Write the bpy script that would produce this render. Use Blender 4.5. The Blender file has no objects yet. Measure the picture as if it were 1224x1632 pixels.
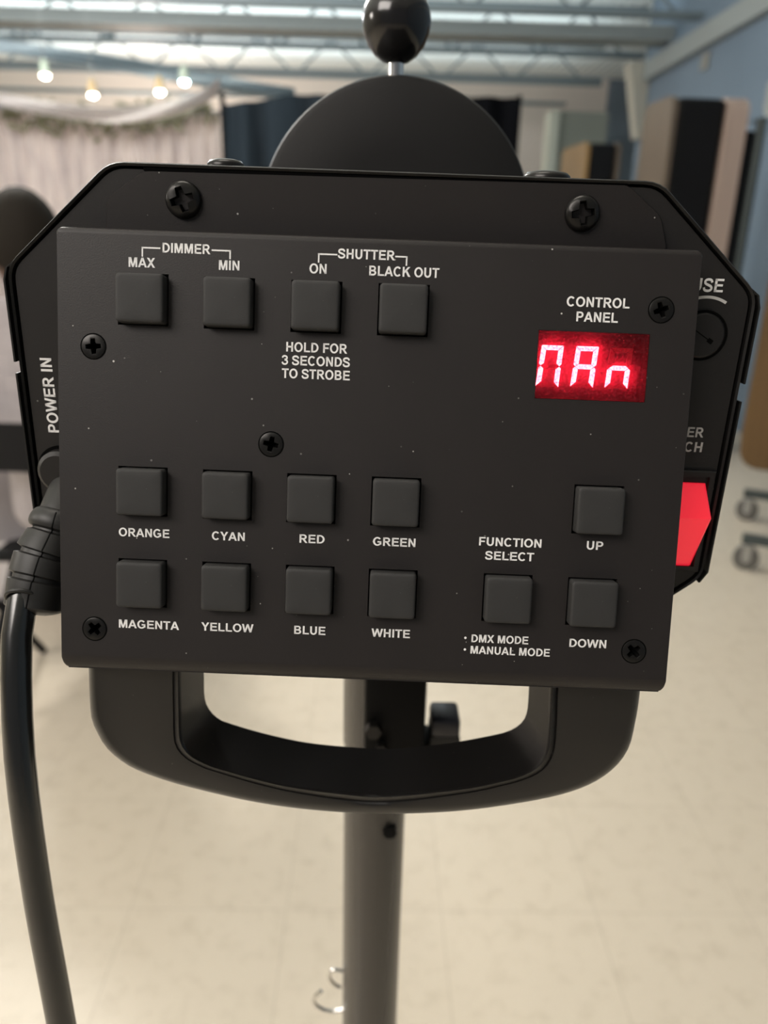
import bpy, bmesh, math, random
from mathutils import Vector, Matrix
random.seed(7)
S = bpy.context.scene
COL = S.collection
PI = math.pi

# ------------------------------------------------------------------ camera
FPX, CX, CY = 1226.0, 612.0, 816.0
CAM = Vector((0, 0, 1.25))
down_c = Vector((-84, 3414, FPX)).normalized()          # world down seen in camera axes (x right, y down, z forward)
fwd_c = Vector((598 - CX, 0, FPX)); fwd_c.y = -(fwd_c.x*down_c.x + fwd_c.z*down_c.z)/down_c.y
fwd_c.normalize()
up_c = -down_c
right_c = fwd_c.cross(up_c)

def c2w(v):                                              # camera direction -> world direction
    return Vector((v.dot(right_c), v.dot(fwd_c), v.dot(up_c)))
if c2w(Vector((1, 0, 0))).x < 0:
    right_c = -right_c
def ray(px, py):
    return c2w(Vector(((px - CX)/FPX, (py - CY)/FPX, 1)))
def at(px, py, Y):                                       # the point of the upright plane at distance Y seen at a pixel
    r = ray(px, py); return CAM + r*(Y/r.y)
def at_floor(px, py, z=0.0):
    r = ray(px, py); return CAM + r*((z - CAM.z)/r.z)

cam = bpy.data.cameras.new('camera')
cam_o = bpy.data.objects.new('camera', cam); COL.objects.link(cam_o)
bx_, by_, bz_ = c2w(Vector((1, 0, 0))), c2w(Vector((0, -1, 0))), c2w(Vector((0, 0, -1)))
cam_o.matrix_world = Matrix(((bx_.x, by_.x, bz_.x, CAM.x), (bx_.y, by_.y, bz_.y, CAM.y), (bx_.z, by_.z, bz_.z, CAM.z), (0, 0, 0, 1)))
cam.sensor_fit = 'VERTICAL'
cam.lens = 4.25
cam.sensor_height = 4.25*1632/FPX
cam.sensor_width = 4.25*1224/FPX
cam.clip_start = 0.01
cam.dof.use_dof = True
cam.dof.focus_distance = 0.206
cam.dof.aperture_fstop = 1.78
S.camera = cam_o

# ------------------------------------------------------------------ light and exposure
S.view_settings.view_transform = 'Standard'
S.view_settings.look = 'None'
S.view_settings.exposure = 0.0
S.view_settings.gamma = 1.0
S.cycles.use_denoising = True
W = bpy.data.worlds.new('World'); S.world = W; W.use_nodes = True
W.node_tree.nodes['Background'].inputs[0].default_value = (0.75, 0.80, 0.85, 1)
W.node_tree.nodes['Background'].inputs[1].default_value = 0.15

def area(name, loc, target, size, power, color):
    l = bpy.data.lights.new(name, 'AREA'); l.shape = 'RECTANGLE'; l.size = size[0]; l.size_y = size[1]
    l.energy = power; l.color = color
    o = bpy.data.objects.new(name, l); COL.objects.link(o); o.location = loc
    o.rotation_euler = (Vector(target) - Vector(loc)).to_track_quat('-Z', 'Y').to_euler()
    return o
def point(name, loc, r, power, color):
    l = bpy.data.lights.new(name, 'POINT'); l.shadow_soft_size = r; l.energy = power; l.color = color
    o = bpy.data.objects.new(name, l); COL.objects.link(o); o.location = loc
    return o
area('ceiling_lamp_behind', (-2.0, -1.5, 3.1), (-0.2, 0.4, 0.9), (2.2, 1.4), 106, (1.0, 0.93, 0.87))
area('ceiling_lamp_near', (-0.4, 0.5, 3.35), (-0.4, 0.5, 0), (1.2, 0.6), 20, (1.0, 0.92, 0.82))
point('hall_lamp_side', (-3.6, 0.5, 2.0), 0.25, 72, (1.0, 0.94, 0.86))
point('hall_lamp_left', (-1.7, 3.4, 2.9), 0.22, 160, (1.0, 0.95, 0.88))
point('hall_lamp_stage', (-2.6, 5.3, 2.7), 0.25, 110, (0.95, 0.97, 1.0))
point('hall_lamp_middle', (0.3, 5.3, 2.75), 0.25, 22, (0.84, 0.96, 1.0))
point('stage_wash', (-2.9, 10.9, 2.2), 0.2, 100, (1.0, 0.84, 0.74))
UPL = [(-3.1, 8.00, 3.045, 5.8, 22), (1.1, 8.00, 3.045, 2.6, 7), (-3.1, 9.35, 2.90, 5.8, 34), (1.1, 9.35, 2.90, 2.6, 11), (-3.1, 11.0, 2.90, 5.8, 34), (1.1, 11.0, 2.90, 2.6, 9)]
for ux, uy, uz, ul, up_ in UPL:                                   # unseen area lights added to brighten the deck from below
    area('deck_fill_light', (ux, uy, uz + .002), (ux, uy, uz + 1), (ul, 0.12), up_, (0.86, 0.97, 1.0))

# ------------------------------------------------------------------ materials
def mat(name, color, rough=0.5, metal=0.0, spec=0.5, emit=None, estr=0.0, coat=0.0):
    m = bpy.data.materials.new(name); m.use_nodes = True
    b = m.node_tree.nodes['Principled BSDF']
    b.inputs['Base Color'].default_value = (*color, 1)
    b.inputs['Roughness'].default_value = rough
    b.inputs['Metallic'].default_value = metal
    b.inputs['Specular IOR Level'].default_value = spec
    b.inputs['Coat Weight'].default_value = coat
    if emit:
        b.inputs['Emission Color'].default_value = (*emit, 1); b.inputs['Emission Strength'].default_value = estr
    return m
def nodes(m):
    return m.node_tree.nodes, m.node_tree.links, m.node_tree.nodes['Principled BSDF']
def mottle(m, c1, c2, scale, detail=4, bump=0.0, stretch=(1, 1, 1)):
    n, l, b = nodes(m)
    tc = n.new('ShaderNodeTexCoord'); mp = n.new('ShaderNodeMapping'); mp.inputs['Scale'].default_value = stretch
    nz = n.new('ShaderNodeTexNoise'); nz.inputs['Scale'].default_value = scale; nz.inputs['Detail'].default_value = detail
    cr = n.new('ShaderNodeValToRGB'); cr.color_ramp.elements[0].color = (*c1, 1); cr.color_ramp.elements[1].color = (*c2, 1)
    cr.color_ramp.elements[0].position = .3; cr.color_ramp.elements[1].position = .7
    l.new(tc.outputs['Object'], mp.inputs[0]); l.new(mp.outputs[0], nz.inputs['Vector']); l.new(nz.outputs['Fac'], cr.inputs[0])
    l.new(cr.outputs[0], b.inputs['Base Color'])
    if bump:
        bp = n.new('ShaderNodeBump'); bp.inputs['Strength'].default_value = bump; bp.inputs['Distance'].default_value = .002
        l.new(nz.outputs['Fac'], bp.inputs['Height']); l.new(bp.outputs[0], b.inputs['Normal'])
    return m
def dusty(name, c, rough, spec, grain=True, dust=0.9):
    """black powder coat with a fine grain and loose white dust specks"""
    m = mat(name, c, rough, 0, spec); n, l, b = nodes(m)
    tc = n.new('ShaderNodeTexCoord')
    vo = n.new('ShaderNodeTexVoronoi'); vo.inputs['Scale'].default_value = 300
    l.new(tc.outputs['Object'], vo.inputs['Vector'])
    sz = n.new('ShaderNodeSeparateColor'); l.new(vo.outputs['Color'], sz.inputs[0])
    rad = n.new('ShaderNodeMath'); rad.operation = 'POWER'; rad.inputs[1].default_value = 2.3; l.new(sz.outputs[0], rad.inputs[0])
    rd = n.new('ShaderNodeMath'); rd.operation = 'MULTIPLY'; rd.inputs[1].default_value = 0.085; l.new(rad.outputs[0], rd.inputs[0])
    lt = n.new('ShaderNodeMath'); lt.operation = 'LESS_THAN'; l.new(vo.outputs['Distance'], lt.inputs[0]); l.new(rd.outputs[0], lt.inputs[1])
    am = n.new('ShaderNodeMath'); am.operation = 'MULTIPLY'; l.new(lt.outputs[0], am.inputs[0])
    dm = n.new('ShaderNodeMath'); dm.operation = 'MULTIPLY'; dm.inputs[1].default_value = dust; l.new(sz.outputs[1], dm.inputs[0]); l.new(dm.outputs[0], am.inputs[1])
    nz = n.new('ShaderNodeTexNoise'); nz.inputs['Scale'].default_value = 60; nz.inputs['Detail'].default_value = 6; l.new(tc.outputs['Object'], nz.inputs['Vector'])
    cr = n.new('ShaderNodeValToRGB'); cr.color_ramp.elements[0].color = (*[x*.86 for x in c], 1); cr.color_ramp.elements[1].color = (*[x*1.14 for x in c], 1)
    l.new(nz.outputs['Fac'], cr.inputs[0])
    mx = n.new('ShaderNodeMix'); mx.data_type = 'RGBA'
    l.new(am.outputs[0], mx.inputs['Factor']); l.new(cr.outputs[0], mx.inputs['A']); mx.inputs['B'].default_value = (.6, .58, .55, 1)
    l.new(mx.outputs['Result'], b.inputs['Base Color'])
    if grain:
        g = n.new('ShaderNodeTexNoise'); g.inputs['Scale'].default_value = 2600; l.new(tc.outputs['Object'], g.inputs['Vector'])
        bp = n.new('ShaderNodeBump'); bp.inputs['Strength'].default_value = .16; bp.inputs['Distance'].default_value = .0002
        l.new(g.outputs['Fac'], bp.inputs['Height']); l.new(bp.outputs[0], b.inputs['Normal'])
    return m

M_PANEL = dusty('black_powder_coat', (.0138, .0112, .0106), .50, .40)
M_PLATE = dusty('black_painted_steel', (.0128, .0112, .0105), .48, .42, dust=.25)
M_SHELL = mat('black_shell_steel', (.009, .0085, .008), .5, 0, .35)
M_PLASTIC = dusty('black_moulded_plastic', (.009, .0083, .0080), .40, .45, grain=False, dust=.2)
M_DISC = mat('matt_black_disc', (.0085, .008, .0078), .6, 0, .3)
M_RUBBER = dusty('dark_grey_rubber', (.031, .0305, .030), .6, .3, dust=.5)
M_SCREW = mat('black_screw', (.015, .014, .013), .3, .5, .5)
M_VOID = mat('recess_shade_black', (.003, .003, .003), .9, 0, .05)  # black painted into pits, grooves and gaps in place of shade
M_INK = mat('white_screen_print', (.86, .85, .84), .6, 0, .2)
M_INK2 = mat('greyer_white_screen_print', (.62, .61, .59), .6, 0, .2)  # the white print in a greyer tone
M_BALL = mat('glossy_black_ball', (.012, .011, .011), .16, 0, .6)
M_STEEL = mat('polished_steel', (.82, .80, .78), .2, 1)
M_CABLE = mat('black_cable_jacket', (.010, .010, .0095), .22, 0, .9)
M_PLUG = mat('black_plug_rubber', (.018, .0175, .0165), .45, 0, .4)
M_POLE = mat('black_anodised_tube', (.040, .036, .031), .27, 0, .65)
M_CLAMP = mat('black_clamp_plastic', (.004, .004, .004), .55, 0, .08)
M_KNOB = mat('clamp_grip_rubber', (.02, .0195, .018), .6, 0, .3)
M_SEG_ON = mat('lit_red_segment', (.5, .05, .06), .4, 0, .3, (1.0, .46, .52), 13.0)
M_SEG_OFF = mat('unlit_segment', (.30, .16, .16), .5, 0, .3)
M_LEDBACK = mat('display_inner_face', (.06, .018, .02), .7, 0, .2)
def pane_mat():
    m = bpy.data.materials.new('dusty_red_window'); m.use_nodes = True
    n, l = m.node_tree.nodes, m.node_tree.links; n.clear()
    out = n.new('ShaderNodeOutputMaterial')
    tr = n.new('ShaderNodeBsdfTransparent'); tr.inputs[0].default_value = (1, .50, .55, 1)
    tl = n.new('ShaderNodeBsdfTranslucent'); tl.inputs[0].default_value = (.85, .04, .12, 1)
    df = n.new('ShaderNodeBsdfDiffuse'); df.inputs[0].default_value = (.22, .05, .06, 1)
    tc = n.new('ShaderNodeTexCoord'); nz = n.new('ShaderNodeTexNoise'); nz.inputs['Scale'].default_value = 1500; nz.inputs['Detail'].default_value = 3
    l.new(tc.outputs['Object'], nz.inputs['Vector'])
    cr = n.new('ShaderNodeValToRGB'); cr.color_ramp.elements[0].position = .45; cr.color_ramp.elements[0].color = (.14, .14, .14, 1)
    cr.color_ramp.elements[1].position = .72; cr.color_ramp.elements[1].color = (.55, .55, .55, 1); l.new(nz.outputs['Fac'], cr.inputs[0])
    m1 = n.new('ShaderNodeMixShader'); m1.inputs[0].default_value = .4; l.new(tl.outputs[0], m1.inputs[1]); l.new(df.outputs[0], m1.inputs[2])
    m2 = n.new('ShaderNodeMixShader'); l.new(cr.outputs[0], m2.inputs[0]); l.new(tr.outputs[0], m2.inputs[1]); l.new(m1.outputs[0], m2.inputs[2])
    l.new(m2.outputs[0], out.inputs[0])
    return m
M_PANE = pane_mat()
M_ROCKER = mat('lit_red_rocker', (.55, .012, .02), .3, 0, .5, (1.0, .018, .045), .62)

# ------------------------------------------------------------------ mesh helpers
def obj(name, bm, m, parent=None, smooth=None, mw=None, loc=None):
    me = bpy.data.meshes.new(name)
    bmesh.ops.recalc_face_normals(bm, faces=bm.faces[:])
    bm.to_mesh(me); bm.free()
    for mm in (m if isinstance(m, (list, tuple)) else [m]):
        me.materials.append(mm)
    if smooth is not None:
        for p in me.polygons: p.use_smooth = True
        me.set_sharp_from_angle(angle=math.radians(smooth))
    o = bpy.data.objects.new(name, me); COL.objects.link(o)
    if parent: o.parent = parent
    if mw is not None: o.matrix_local = mw
    if loc is not None: o.location = loc
    return o
def empty(name, loc=(0, 0, 0), rz=0.0):
    o = bpy.data.objects.new(name, None); COL.objects.link(o); o.location = loc; o.rotation_euler = (0, 0, rz)
    o.empty_display_size = .05
    return o
def tag(o, label, cat, group=None):
    o['label'] = label; o['category'] = cat
    if group: o['group'] = group
    return o
def struct(o):
    o['kind'] = 'structure'; return o
def add_box(bm, lo, hi, bev=0.0):
    r = bmesh.ops.create_cube(bm, size=1.0)
    vs = r['verts']
    for v in vs:
        v.co = Vector([lo[i] + (v.co[i] + .5)*(hi[i] - lo[i]) for i in range(3)])
    if bev:
        es = list({e for v in vs for e in v.link_edges})
        bmesh.ops.bevel(bm, geom=es, offset=bev, segments=2, affect='EDGES', profile=.5)
def box(lo, hi, bev=0.0):
    bm = bmesh.new(); add_box(bm, lo, hi, bev); return bm
def loft(bm, rings, closed=True, cap0=True, cap1=True):
    vr = [[bm.verts.new(p) for p in r] for r in rings]
    n = len(vr[0])
    for a, b in zip(vr, vr[1:]):
        for i in range(n if closed else n - 1):
            j = (i + 1) % n
            try: bm.faces.new((a[i], a[j], b[j], b[i]))
            except ValueError: pass
    if cap0: bm.faces.new(vr[0][::-1])
    if cap1: bm.faces.new(vr[-1])
    return vr
def frame_along(pts):
    out = []
    n = len(pts); prev = None
    for i, p in enumerate(pts):
        t = (pts[min(i + 1, n - 1)] - pts[max(i - 1, 0)]).normalized()
        if prev is None:
            a = Vector((0, 0, 1)) if abs(t.z) < .9 else Vector((1, 0, 0))
            x = a.cross(t).normalized()
        else:
            x = (prev - t*prev.dot(t)).normalized()
        prev = x; out.append((p, x, t.cross(x)))
    return out
def add_tube(bm, pts, radii, seg=16, caps=True):
    pts = [Vector(p) for p in pts]
    if not isinstance(radii, (list, tuple)): radii = [radii]*len(pts)
    rings = []
    for (p, x, y), r in zip(frame_along(pts), radii):
        rings.append([p + x*(r*math.cos(2*PI*k/seg)) + y*(r*math.sin(2*PI*k/seg)) for k in range(seg)])
    loft(bm, rings, True, caps, caps)
def spline(P, n):
    """Catmull-Rom through P, n points even by length"""
    P = [Vector(p) for p in P]
    Q = [P[0]*2 - P[1]] + P + [P[-1]*2 - P[-2]]
    out = []
    for i in range(1, len(Q) - 2):
        for k in range(16):
            t = k/16
            a, b, c, d = Q[i-1], Q[i], Q[i+1], Q[i+2]
            out.append(.5*((2*b) + (c - a)*t + (2*a - 5*b + 4*c - d)*t*t + (3*b - a - 3*c + d)*t**3))
    out.append(P[-1])
    L = [0]
    for a, b in zip(out, out[1:]): L.append(L[-1] + (b - a).length)
    res = []; j = 0
    for k in range(n):
        s = L[-1]*k/(n - 1)
        while j < len(L) - 2 and L[j + 1] < s: j += 1
        f = (s - L[j])/max(1e-12, L[j + 1] - L[j])
        res.append(out[j].lerp(out[j + 1], min(max(f, 0), 1)))
    return res
def lathe(prof, seg=32, ax='z'):
    """prof: list of (radius, height)"""
    bm = bmesh.new()
    rings = []
    for r, h in prof:
        r = max(r, 1e-6)
        rings.append([Vector((r*math.cos(2*PI*k/seg), r*math.sin(2*PI*k/seg), h)) for k in range(seg)])
    loft(bm, rings)
    return bm
def rrect(hw, hh, r, w, n=5):
    pts = []
    for cx, cy, a0 in ((hw - r, hh - r, 0), (-hw + r, hh - r, 90), (-hw + r, -hh + r, 180), (hw - r, -hh + r, 270)):
        for k in range(n + 1):
            a = math.radians(a0 + 90*k/n)
            pts.append(Vector((cx + r*math.cos(a), cy + r*math.sin(a), w)))
    return pts

# ------------------------------------------------------------------ lettering drawn stroke by stroke (bold grotesque capitals)
def R_(x0, x1, y0, y1): return [(x0, y0), (x1, y0), (x1, y1), (x0, y1)]
def ring(cx, cy, ao, bo, ai, bi, a0, a1, n=18):
    q = []
    for k in range(n):
        t0 = math.radians(a0 + (a1 - a0)*k/n); t1 = math.radians(a0 + (a1 - a0)*(k + 1)/n)
        q.append([(cx + ao*math.cos(t0), cy + bo*math.sin(t0)), (cx + ao*math.cos(t1), cy + bo*math.sin(t1)),
                  (cx + ai*math.cos(t1), cy + bi*math.sin(t1)), (cx + ai*math.cos(t0), cy + bi*math.sin(t0))])
    return q
def stroke(P, w=.19, n=28):
    pts = spline([(x, y, 0) for x, y in P], n); q = []; lr = []
    for i, p in enumerate(pts):
        t = (pts[min(i + 1, n - 1)] - pts[max(i - 1, 0)]).normalized(); nn = Vector((-t.y, t.x, 0))*w/2
        lr.append((p + nn, p - nn))
    for (a, b), (c, d) in zip(lr, lr[1:]): q.append([a[:2], b[:2], d[:2], c[:2]])
    return q
STEM = R_(.10, .31, 0, 1)
def mir(poly, c): return [(2*c - x, y) for x, y in poly]
GL = {
 'A': (1.0, [[(0, 0), (.225, 0), (.61, 1), (.39, 1)], [(1, 0), (.775, 0), (.39, 1), (.61, 1)], [(.26, .22), (.74, .22), (.69, .39), (.31, .39)]]),
 'B': (1.0, [STEM, R_(.1, .55, .83, 1), R_(.1, .55, .42, .59), R_(.1, .55, 0, .17)] + ring(.55, .725, .31, .275, .105, .12, -90, 90) + ring(.55, .29, .37, .29, .16, .12, -90, 90)),
 'C': (1.0, ring(.52, .5, .47, .52, .255, .345, 42, 318, 30)),
 'D': (1.0, [STEM, R_(.1, .42, .83, 1), R_(.1, .42, 0, .17)] + ring(.42, .5, .53, .5, .315, .33, -90, 90)),
 'E': (.93, [STEM, R_(.1, .87, .83, 1), R_(.1, .82, .43, .60), R_(.1, .89, 0, .17)]),
 'F': (.85, [STEM, R_(.1, .81, .83, 1), R_(.1, .74, .41, .58)]),
 'G': (1.09, ring(.54, .5, .49, .52, .27, .345, 40, 318, 30) + [R_(.56, 1.0, .37, .54), R_(.79, 1.0, .13, .54)]),
 'H': (1.0, [STEM, R_(.69, .90, 0, 1), R_(.1, .9, .42, .60)]),
 'I': (.39, [R_(.09, .30, 0, 1)]),
 'K': (1.0, [STEM, [(.31, .33), (.31, .60), (.70, 1), (.97, 1)], [(.40, .56), (.56, .71), (1.01, 0), (.74, 0)]]),
 'L': (.85, [STEM, R_(.1, .82, 0, .17)]),
 'M': (1.16, [R_(.09, .29, 0, 1), R_(.87, 1.07, 0, 1), [(.12, 1), (.385, 1), (.66, 0), (.49, 0)], mir([(.12, 1), (.385, 1), (.66, 0), (.49, 0)], .58)]),
 'N': (1.0, [R_(.1, .30, 0, 1), R_(.70, .90, 0, 1), [(.1, 1), (.31, 1), (.90, 0), (.69, 0)]]),
 'O': (1.09, ring(.545, .5, .495, .52, .28, .345, 0, 360, 36)),
 'P': (.93, [STEM, R_(.1, .53, .83, 1), R_(.1, .53, .37, .54)] + ring(.53, .685, .345, .315, .135, .145, -90, 90)),
 'R': (1.0, [STEM, R_(.1, .55, .83, 1), R_(.1, .55, .40, .57)] + ring(.55, .70, .345, .30, .135, .13, -90, 90) + [[(.42, .42), (.66, .46), (1.0, 0), (.75, 0)]]),
 'S': (.93, stroke([(.79, .70), (.69, .87), (.46, .925), (.22, .86), (.155, .72), (.24, .60), (.47, .51), (.71, .41), (.795, .27), (.70, .13), (.46, .075), (.20, .14), (.12, .32)], .19, 40)),
 'T': (.85, [R_(.02, .83, .83, 1), R_(.32, .53, 0, 1)]),
 'U': (1.0, [R_(.1, .31, .38, 1), R_(.69, .90, .38, 1)] + ring(.50, .38, .40, .40, .19, .215, 180, 360)),
 'W': (1.32, [[(0, 1), (.215, 1), (.45, 0), (.245, 0)], [(.245, 0), (.45, 0), (.77, 1), (.56, 1)], mir([(0, 1), (.215, 1), (.45, 0), (.245, 0)], .66), mir([(.245, 0), (.45, 0), (.77, 1), (.56, 1)], .66)]),
 'X': (.93, [[(0, 0), (.25, 0), (.92, 1), (.67, 1)], [(.01, 1), (.26, 1), (.93, 0), (.68, 0)]]),
 'Y': (.93, [[(0, 1), (.25, 1), (.57, .42), (.36, .42)], mir([(0, 1), (.25, 1), (.57, .42), (.36, .42)], .465), R_(.36, .57, 0, .46)]),
 '3': (.78, stroke([(.09, .73), (.18, .88), (.38, .925), (.57, .86), (.62, .73), (.54, .60), (.34, .545)], .18, 24) + stroke([(.34, .535), (.58, .46), (.665, .29), (.57, .13), (.36, .075), (.16, .14), (.07, .30)], .18, 24)),
 ' ': (.39, []),
}
def add_text(bm, s, x0, x1, y, cap, w, rot=None):
    """letters of s between x0 and x1 on the baseline y"""
    adv = sum(GL[c][0] for c in s)
    lo = .06; hi = adv - .05
    sx = (x1 - x0)/(hi - lo)
    x = 0
    for c in s:
        for poly in GL[c][1]:
            vs = []
            for px, py in poly:
                X = x0 + (x + px - lo)*sx; Yv = y + py*cap
                vs.append(bm.verts.new((X, Yv, w)))
            bm.faces.new(vs)
        x += GL[c][0]

# ------------------------------------------------------------------ the followspot's frames
n_c = Vector((-.01293, .11892, -.99282)); h_c = Vector((.99916, .04003, -.00822)); v_c = Vector((-.03579, .99221, .11932))
h_c = (h_c - n_c*h_c.dot(n_c)).normalized()
PN = c2w(n_c); PU = c2w(h_c); PV = PN.cross(PU)                  # panel normal, right, up in the world
PD = 0.2045
FXa = PU.copy()                                                   # fixture axes
FZa = (Vector((0, 0, 1)) - FXa*FXa.z).normalized()
FYa = FZa.cross(FXa)
def p_world(px, py, w=0.0):
    r = ray(px, py); return CAM + r*((-PD + w)/r.dot(PN))
PC = p_world(600, 733)                                            # panel centre
M_P = Matrix(((PU.x, PV.x, PN.x, PC.x), (PU.y, PV.y, PN.y, PC.y), (PU.z, PV.z, PN.z, PC.z), (0, 0, 0, 1)))
def puv(px, py, w=0.0):
    q = p_world(px, py, w) - PC; return q.dot(PU), q.dot(PV)
top_y = max((p_world(93, 362) - CAM).dot(FYa), (p_world(1116, 400) - CAM).dot(FYa))
PLY = top_y + .009                                                # depth of the back plate
def f_world(px, py, y):                                           # pixel on the upright fixture plane at depth y
    r = ray(px, py); return CAM + r*(y/r.dot(FYa))
LC = f_world(610, 640, PLY)
M_L = Matrix(((FXa.x, FZa.x, -FYa.x, LC.x), (FXa.y, FZa.y, -FYa.y, LC.y), (FXa.z, FZa.z, -FYa.z, LC.z), (0, 0, 0, 1)))
def luv(px, py, w=0.0):                                           # plate coordinates (right, up), w towards the viewer
    q = f_world(px, py, PLY - w) - LC; return q.dot(FXa), q.dot(FZa)

# pole axis in the world
pole_r = ray(596.5, 1300); POLE = CAM + pole_r*0.44
PX, PY = POLE.x, POLE.y

# ------------------------------------------------------------------ room
ROOM_R, ROOM_L, ROOM_F, CEIL = 2.6, -6.0, 12.6, 3.45
def floor_mat():
    m = mat('beige_vinyl_tile', (.6, .52, .42), .33, 0, .4); n, l, b = nodes(m)
    tc = n.new('ShaderNodeTexCoord'); mp = n.new('ShaderNodeMapping'); mp.inputs['Location'].default_value = (.15, .06, 0)
    l.new(tc.outputs['Object'], mp.inputs[0])
    br = n.new('ShaderNodeTexBrick'); br.offset = 0; br.inputs['Scale'].default_value = 1/.3048
    br.inputs['Brick Width'].default_value = 1; br.inputs['Row Height'].default_value = 1; br.inputs['Mortar Size'].default_value = .005
    br.inputs['Color1'].default_value = (.63, .555, .45, 1); br.inputs['Color2'].default_value = (.615, .54, .437, 1); br.inputs['Mortar'].default_value = (.54, .472, .38, 1)
    l.new(mp.outputs[0], br.inputs['Vector'])
    nz = n.new('ShaderNodeTexNoise'); nz.inputs['Scale'].default_value = 22; nz.inputs['Detail'].default_value = 8; nz.inputs['Roughness'].default_value = .7; l.new(tc.outputs['Object'], nz.inputs['Vector'])
    cr = n.new('ShaderNodeValToRGB'); cr.color_ramp.elements[0].position = .28; cr.color_ramp.elements[0].color = (.86, .85, .83, 1); cr.color_ramp.elements[1].position = .5; cr.color_ramp.elements[1].color = (1, 1, 1, 1)
    l.new(nz.outputs['Fac'], cr.inputs[0])
    mx = n.new('ShaderNodeMix'); mx.data_type = 'RGBA'; mx.blend_type = 'MULTIPLY'; mx.inputs['Factor'].default_value = 1
    l.new(br.outputs[0], mx.inputs['A']); l.new(cr.outputs[0], mx.inputs['B']); l.new(mx.outputs['Result'], b.inputs['Base Color'])
    return m
struct(obj('floor', box((ROOM_L, -4, -.05), (ROOM_R, ROOM_F, 0)), floor_mat()))
def deck_mat():
    m = mat('white_roof_deck', (.84, .90, .90), .7, 0, .2); n, l, b = nodes(m)
    tc = n.new('ShaderNodeTexCoord'); wv = n.new('ShaderNodeTexWave'); wv.inputs['Scale'].default_value = 3; wv.bands_direction = 'X'
    l.new(tc.outputs['Object'], wv.inputs['Vector'])
    bp = n.new('ShaderNodeBump'); bp.inputs['Strength'].default_value = .6; bp.inputs['Distance'].default_value = .03
    l.new(wv.outputs['Fac'], bp.inputs['Height']); l.new(bp.outputs[0], b.inputs['Normal'])
    return m
struct(obj('ceiling', box((ROOM_L, -4, CEIL), (ROOM_R + .2, ROOM_F + .2, CEIL + .1)), deck_mat()))
M_BLUE = mottle(mat('blue_painted_wall', (.13, .19, .27), .6), (.135, .188, .25), (.15, .207, .272), 2)
M_CREAM = mat('cream_painted_wall', (.42, .40, .34), .6)
M_GREEN = mat('grey_green_painted_wall', (.27, .29, .25), .6)
M_BEIGE = mat('beige_painted_wall', (.72, .65, .59), .6)
M_GREYBEAM = mat('grey_painted_beam', (.27, .30, .30), .6)
M_JOIST = mat('blue_grey_steel', (.17, .21, .23), .5, .2)
struct(obj('wall_right', box((ROOM_R, -4, 0), (ROOM_R + .2, 8.5, CEIL)), M_BLUE))
struct(obj('wall_back', box((ROOM_L, ROOM_F, 0), (ROOM_R + 3, ROOM_F + .2, CEIL)), M_BEIGE))
struct(obj('wall_left', box((ROOM_L - .2, -4, 0), (ROOM_L, ROOM_F, CEIL)), M_CREAM))
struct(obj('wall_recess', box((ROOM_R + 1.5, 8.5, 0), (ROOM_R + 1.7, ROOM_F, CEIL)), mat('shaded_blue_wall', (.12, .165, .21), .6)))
struct(obj('floor_recess', box((ROOM_R, 8.5, -.05), (ROOM_R + 1.7, ROOM_F, 0)), floor_mat()))
struct(obj('ceiling_recess', box((ROOM_R + .2, 8.5, CEIL), (ROOM_R + 1.7, ROOM_F + .2, CEIL + .1)), deck_mat()))
struct(obj('trim_1', box((ROOM_R - .07, -4, 2.70), (ROOM_R, 8.5, 2.86)), M_GREYBEAM))
bm = bmesh.new()
w0, w1, w2 = at(998, 118, 8.4), at(1042, 112, 8.4), at(1030, 222, 8.4)
loft(bm, [[Vector((q.x, Yq, q.z)) for q in (Vector((w0.x, 0, 2.86)), Vector((ROOM_R, 0, 2.86)), Vector((ROOM_R, 0, w2.z)), Vector((ROOM_R - .05, 0, w2.z)))] for Yq in (8.3, 8.5)])
struct(obj('trim_2', bm, M_CREAM))
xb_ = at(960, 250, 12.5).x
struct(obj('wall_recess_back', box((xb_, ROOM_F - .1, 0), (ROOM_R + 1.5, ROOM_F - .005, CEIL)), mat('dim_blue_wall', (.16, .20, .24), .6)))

def joist(Y, zb=2.95, zt=3.38):
    bm = bmesh.new()
    add_box(bm, (ROOM_L, Y - .05, zt - .05), (ROOM_R, Y + .05, zt)); add_box(bm, (ROOM_L, Y - .045, zb), (ROOM_R, Y + .045, zb + .045))
    x = ROOM_L; k = 0
    while x < ROOM_R - .4:
        a, b = ((x, Y, zb + .02), (x + .42, Y, zt - .03)) if k % 2 == 0 else ((x, Y, zt - .03), (x + .42, Y, zb + .02))
        add_tube(bm, [a, b], .014, 6); x += .42; k += 1
    return struct(obj('ceiling_joist', bm, M_JOIST))
for Y in (7.15, 8.6, 10.1): joist(Y)
for Y in (9.35, 11.0): struct(obj('fill_light_tray', box((ROOM_L, Y - .07, 2.87), (ROOM_R - .2, Y + .07, 2.90)), M_JOIST))  # made-up trays under the added deck lights
struct(obj('ceiling_beam', box((ROOM_L, 7.75, 2.93), (ROOM_R, 8.05, 3.04)), M_GREYBEAM))
# far columns beside the curtains
def post_between(name, pxa, pxb, Y, m, dep=.3, top=3.4):
    xa, xb = at(pxa, 260, Y).x, at(pxb, 260, Y).x
    return struct(obj(name, box((xa, Y, 0), (xb, Y + dep, top)), m))
post_between('wall_column', 884, 962, 10.6, M_GREEN, .3, 2.75)
post_between('wall_pilaster', 872, 886, 10.5, mat('pale_green_trim', (.55, .57, .49), .6), .35, 2.75)

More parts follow.
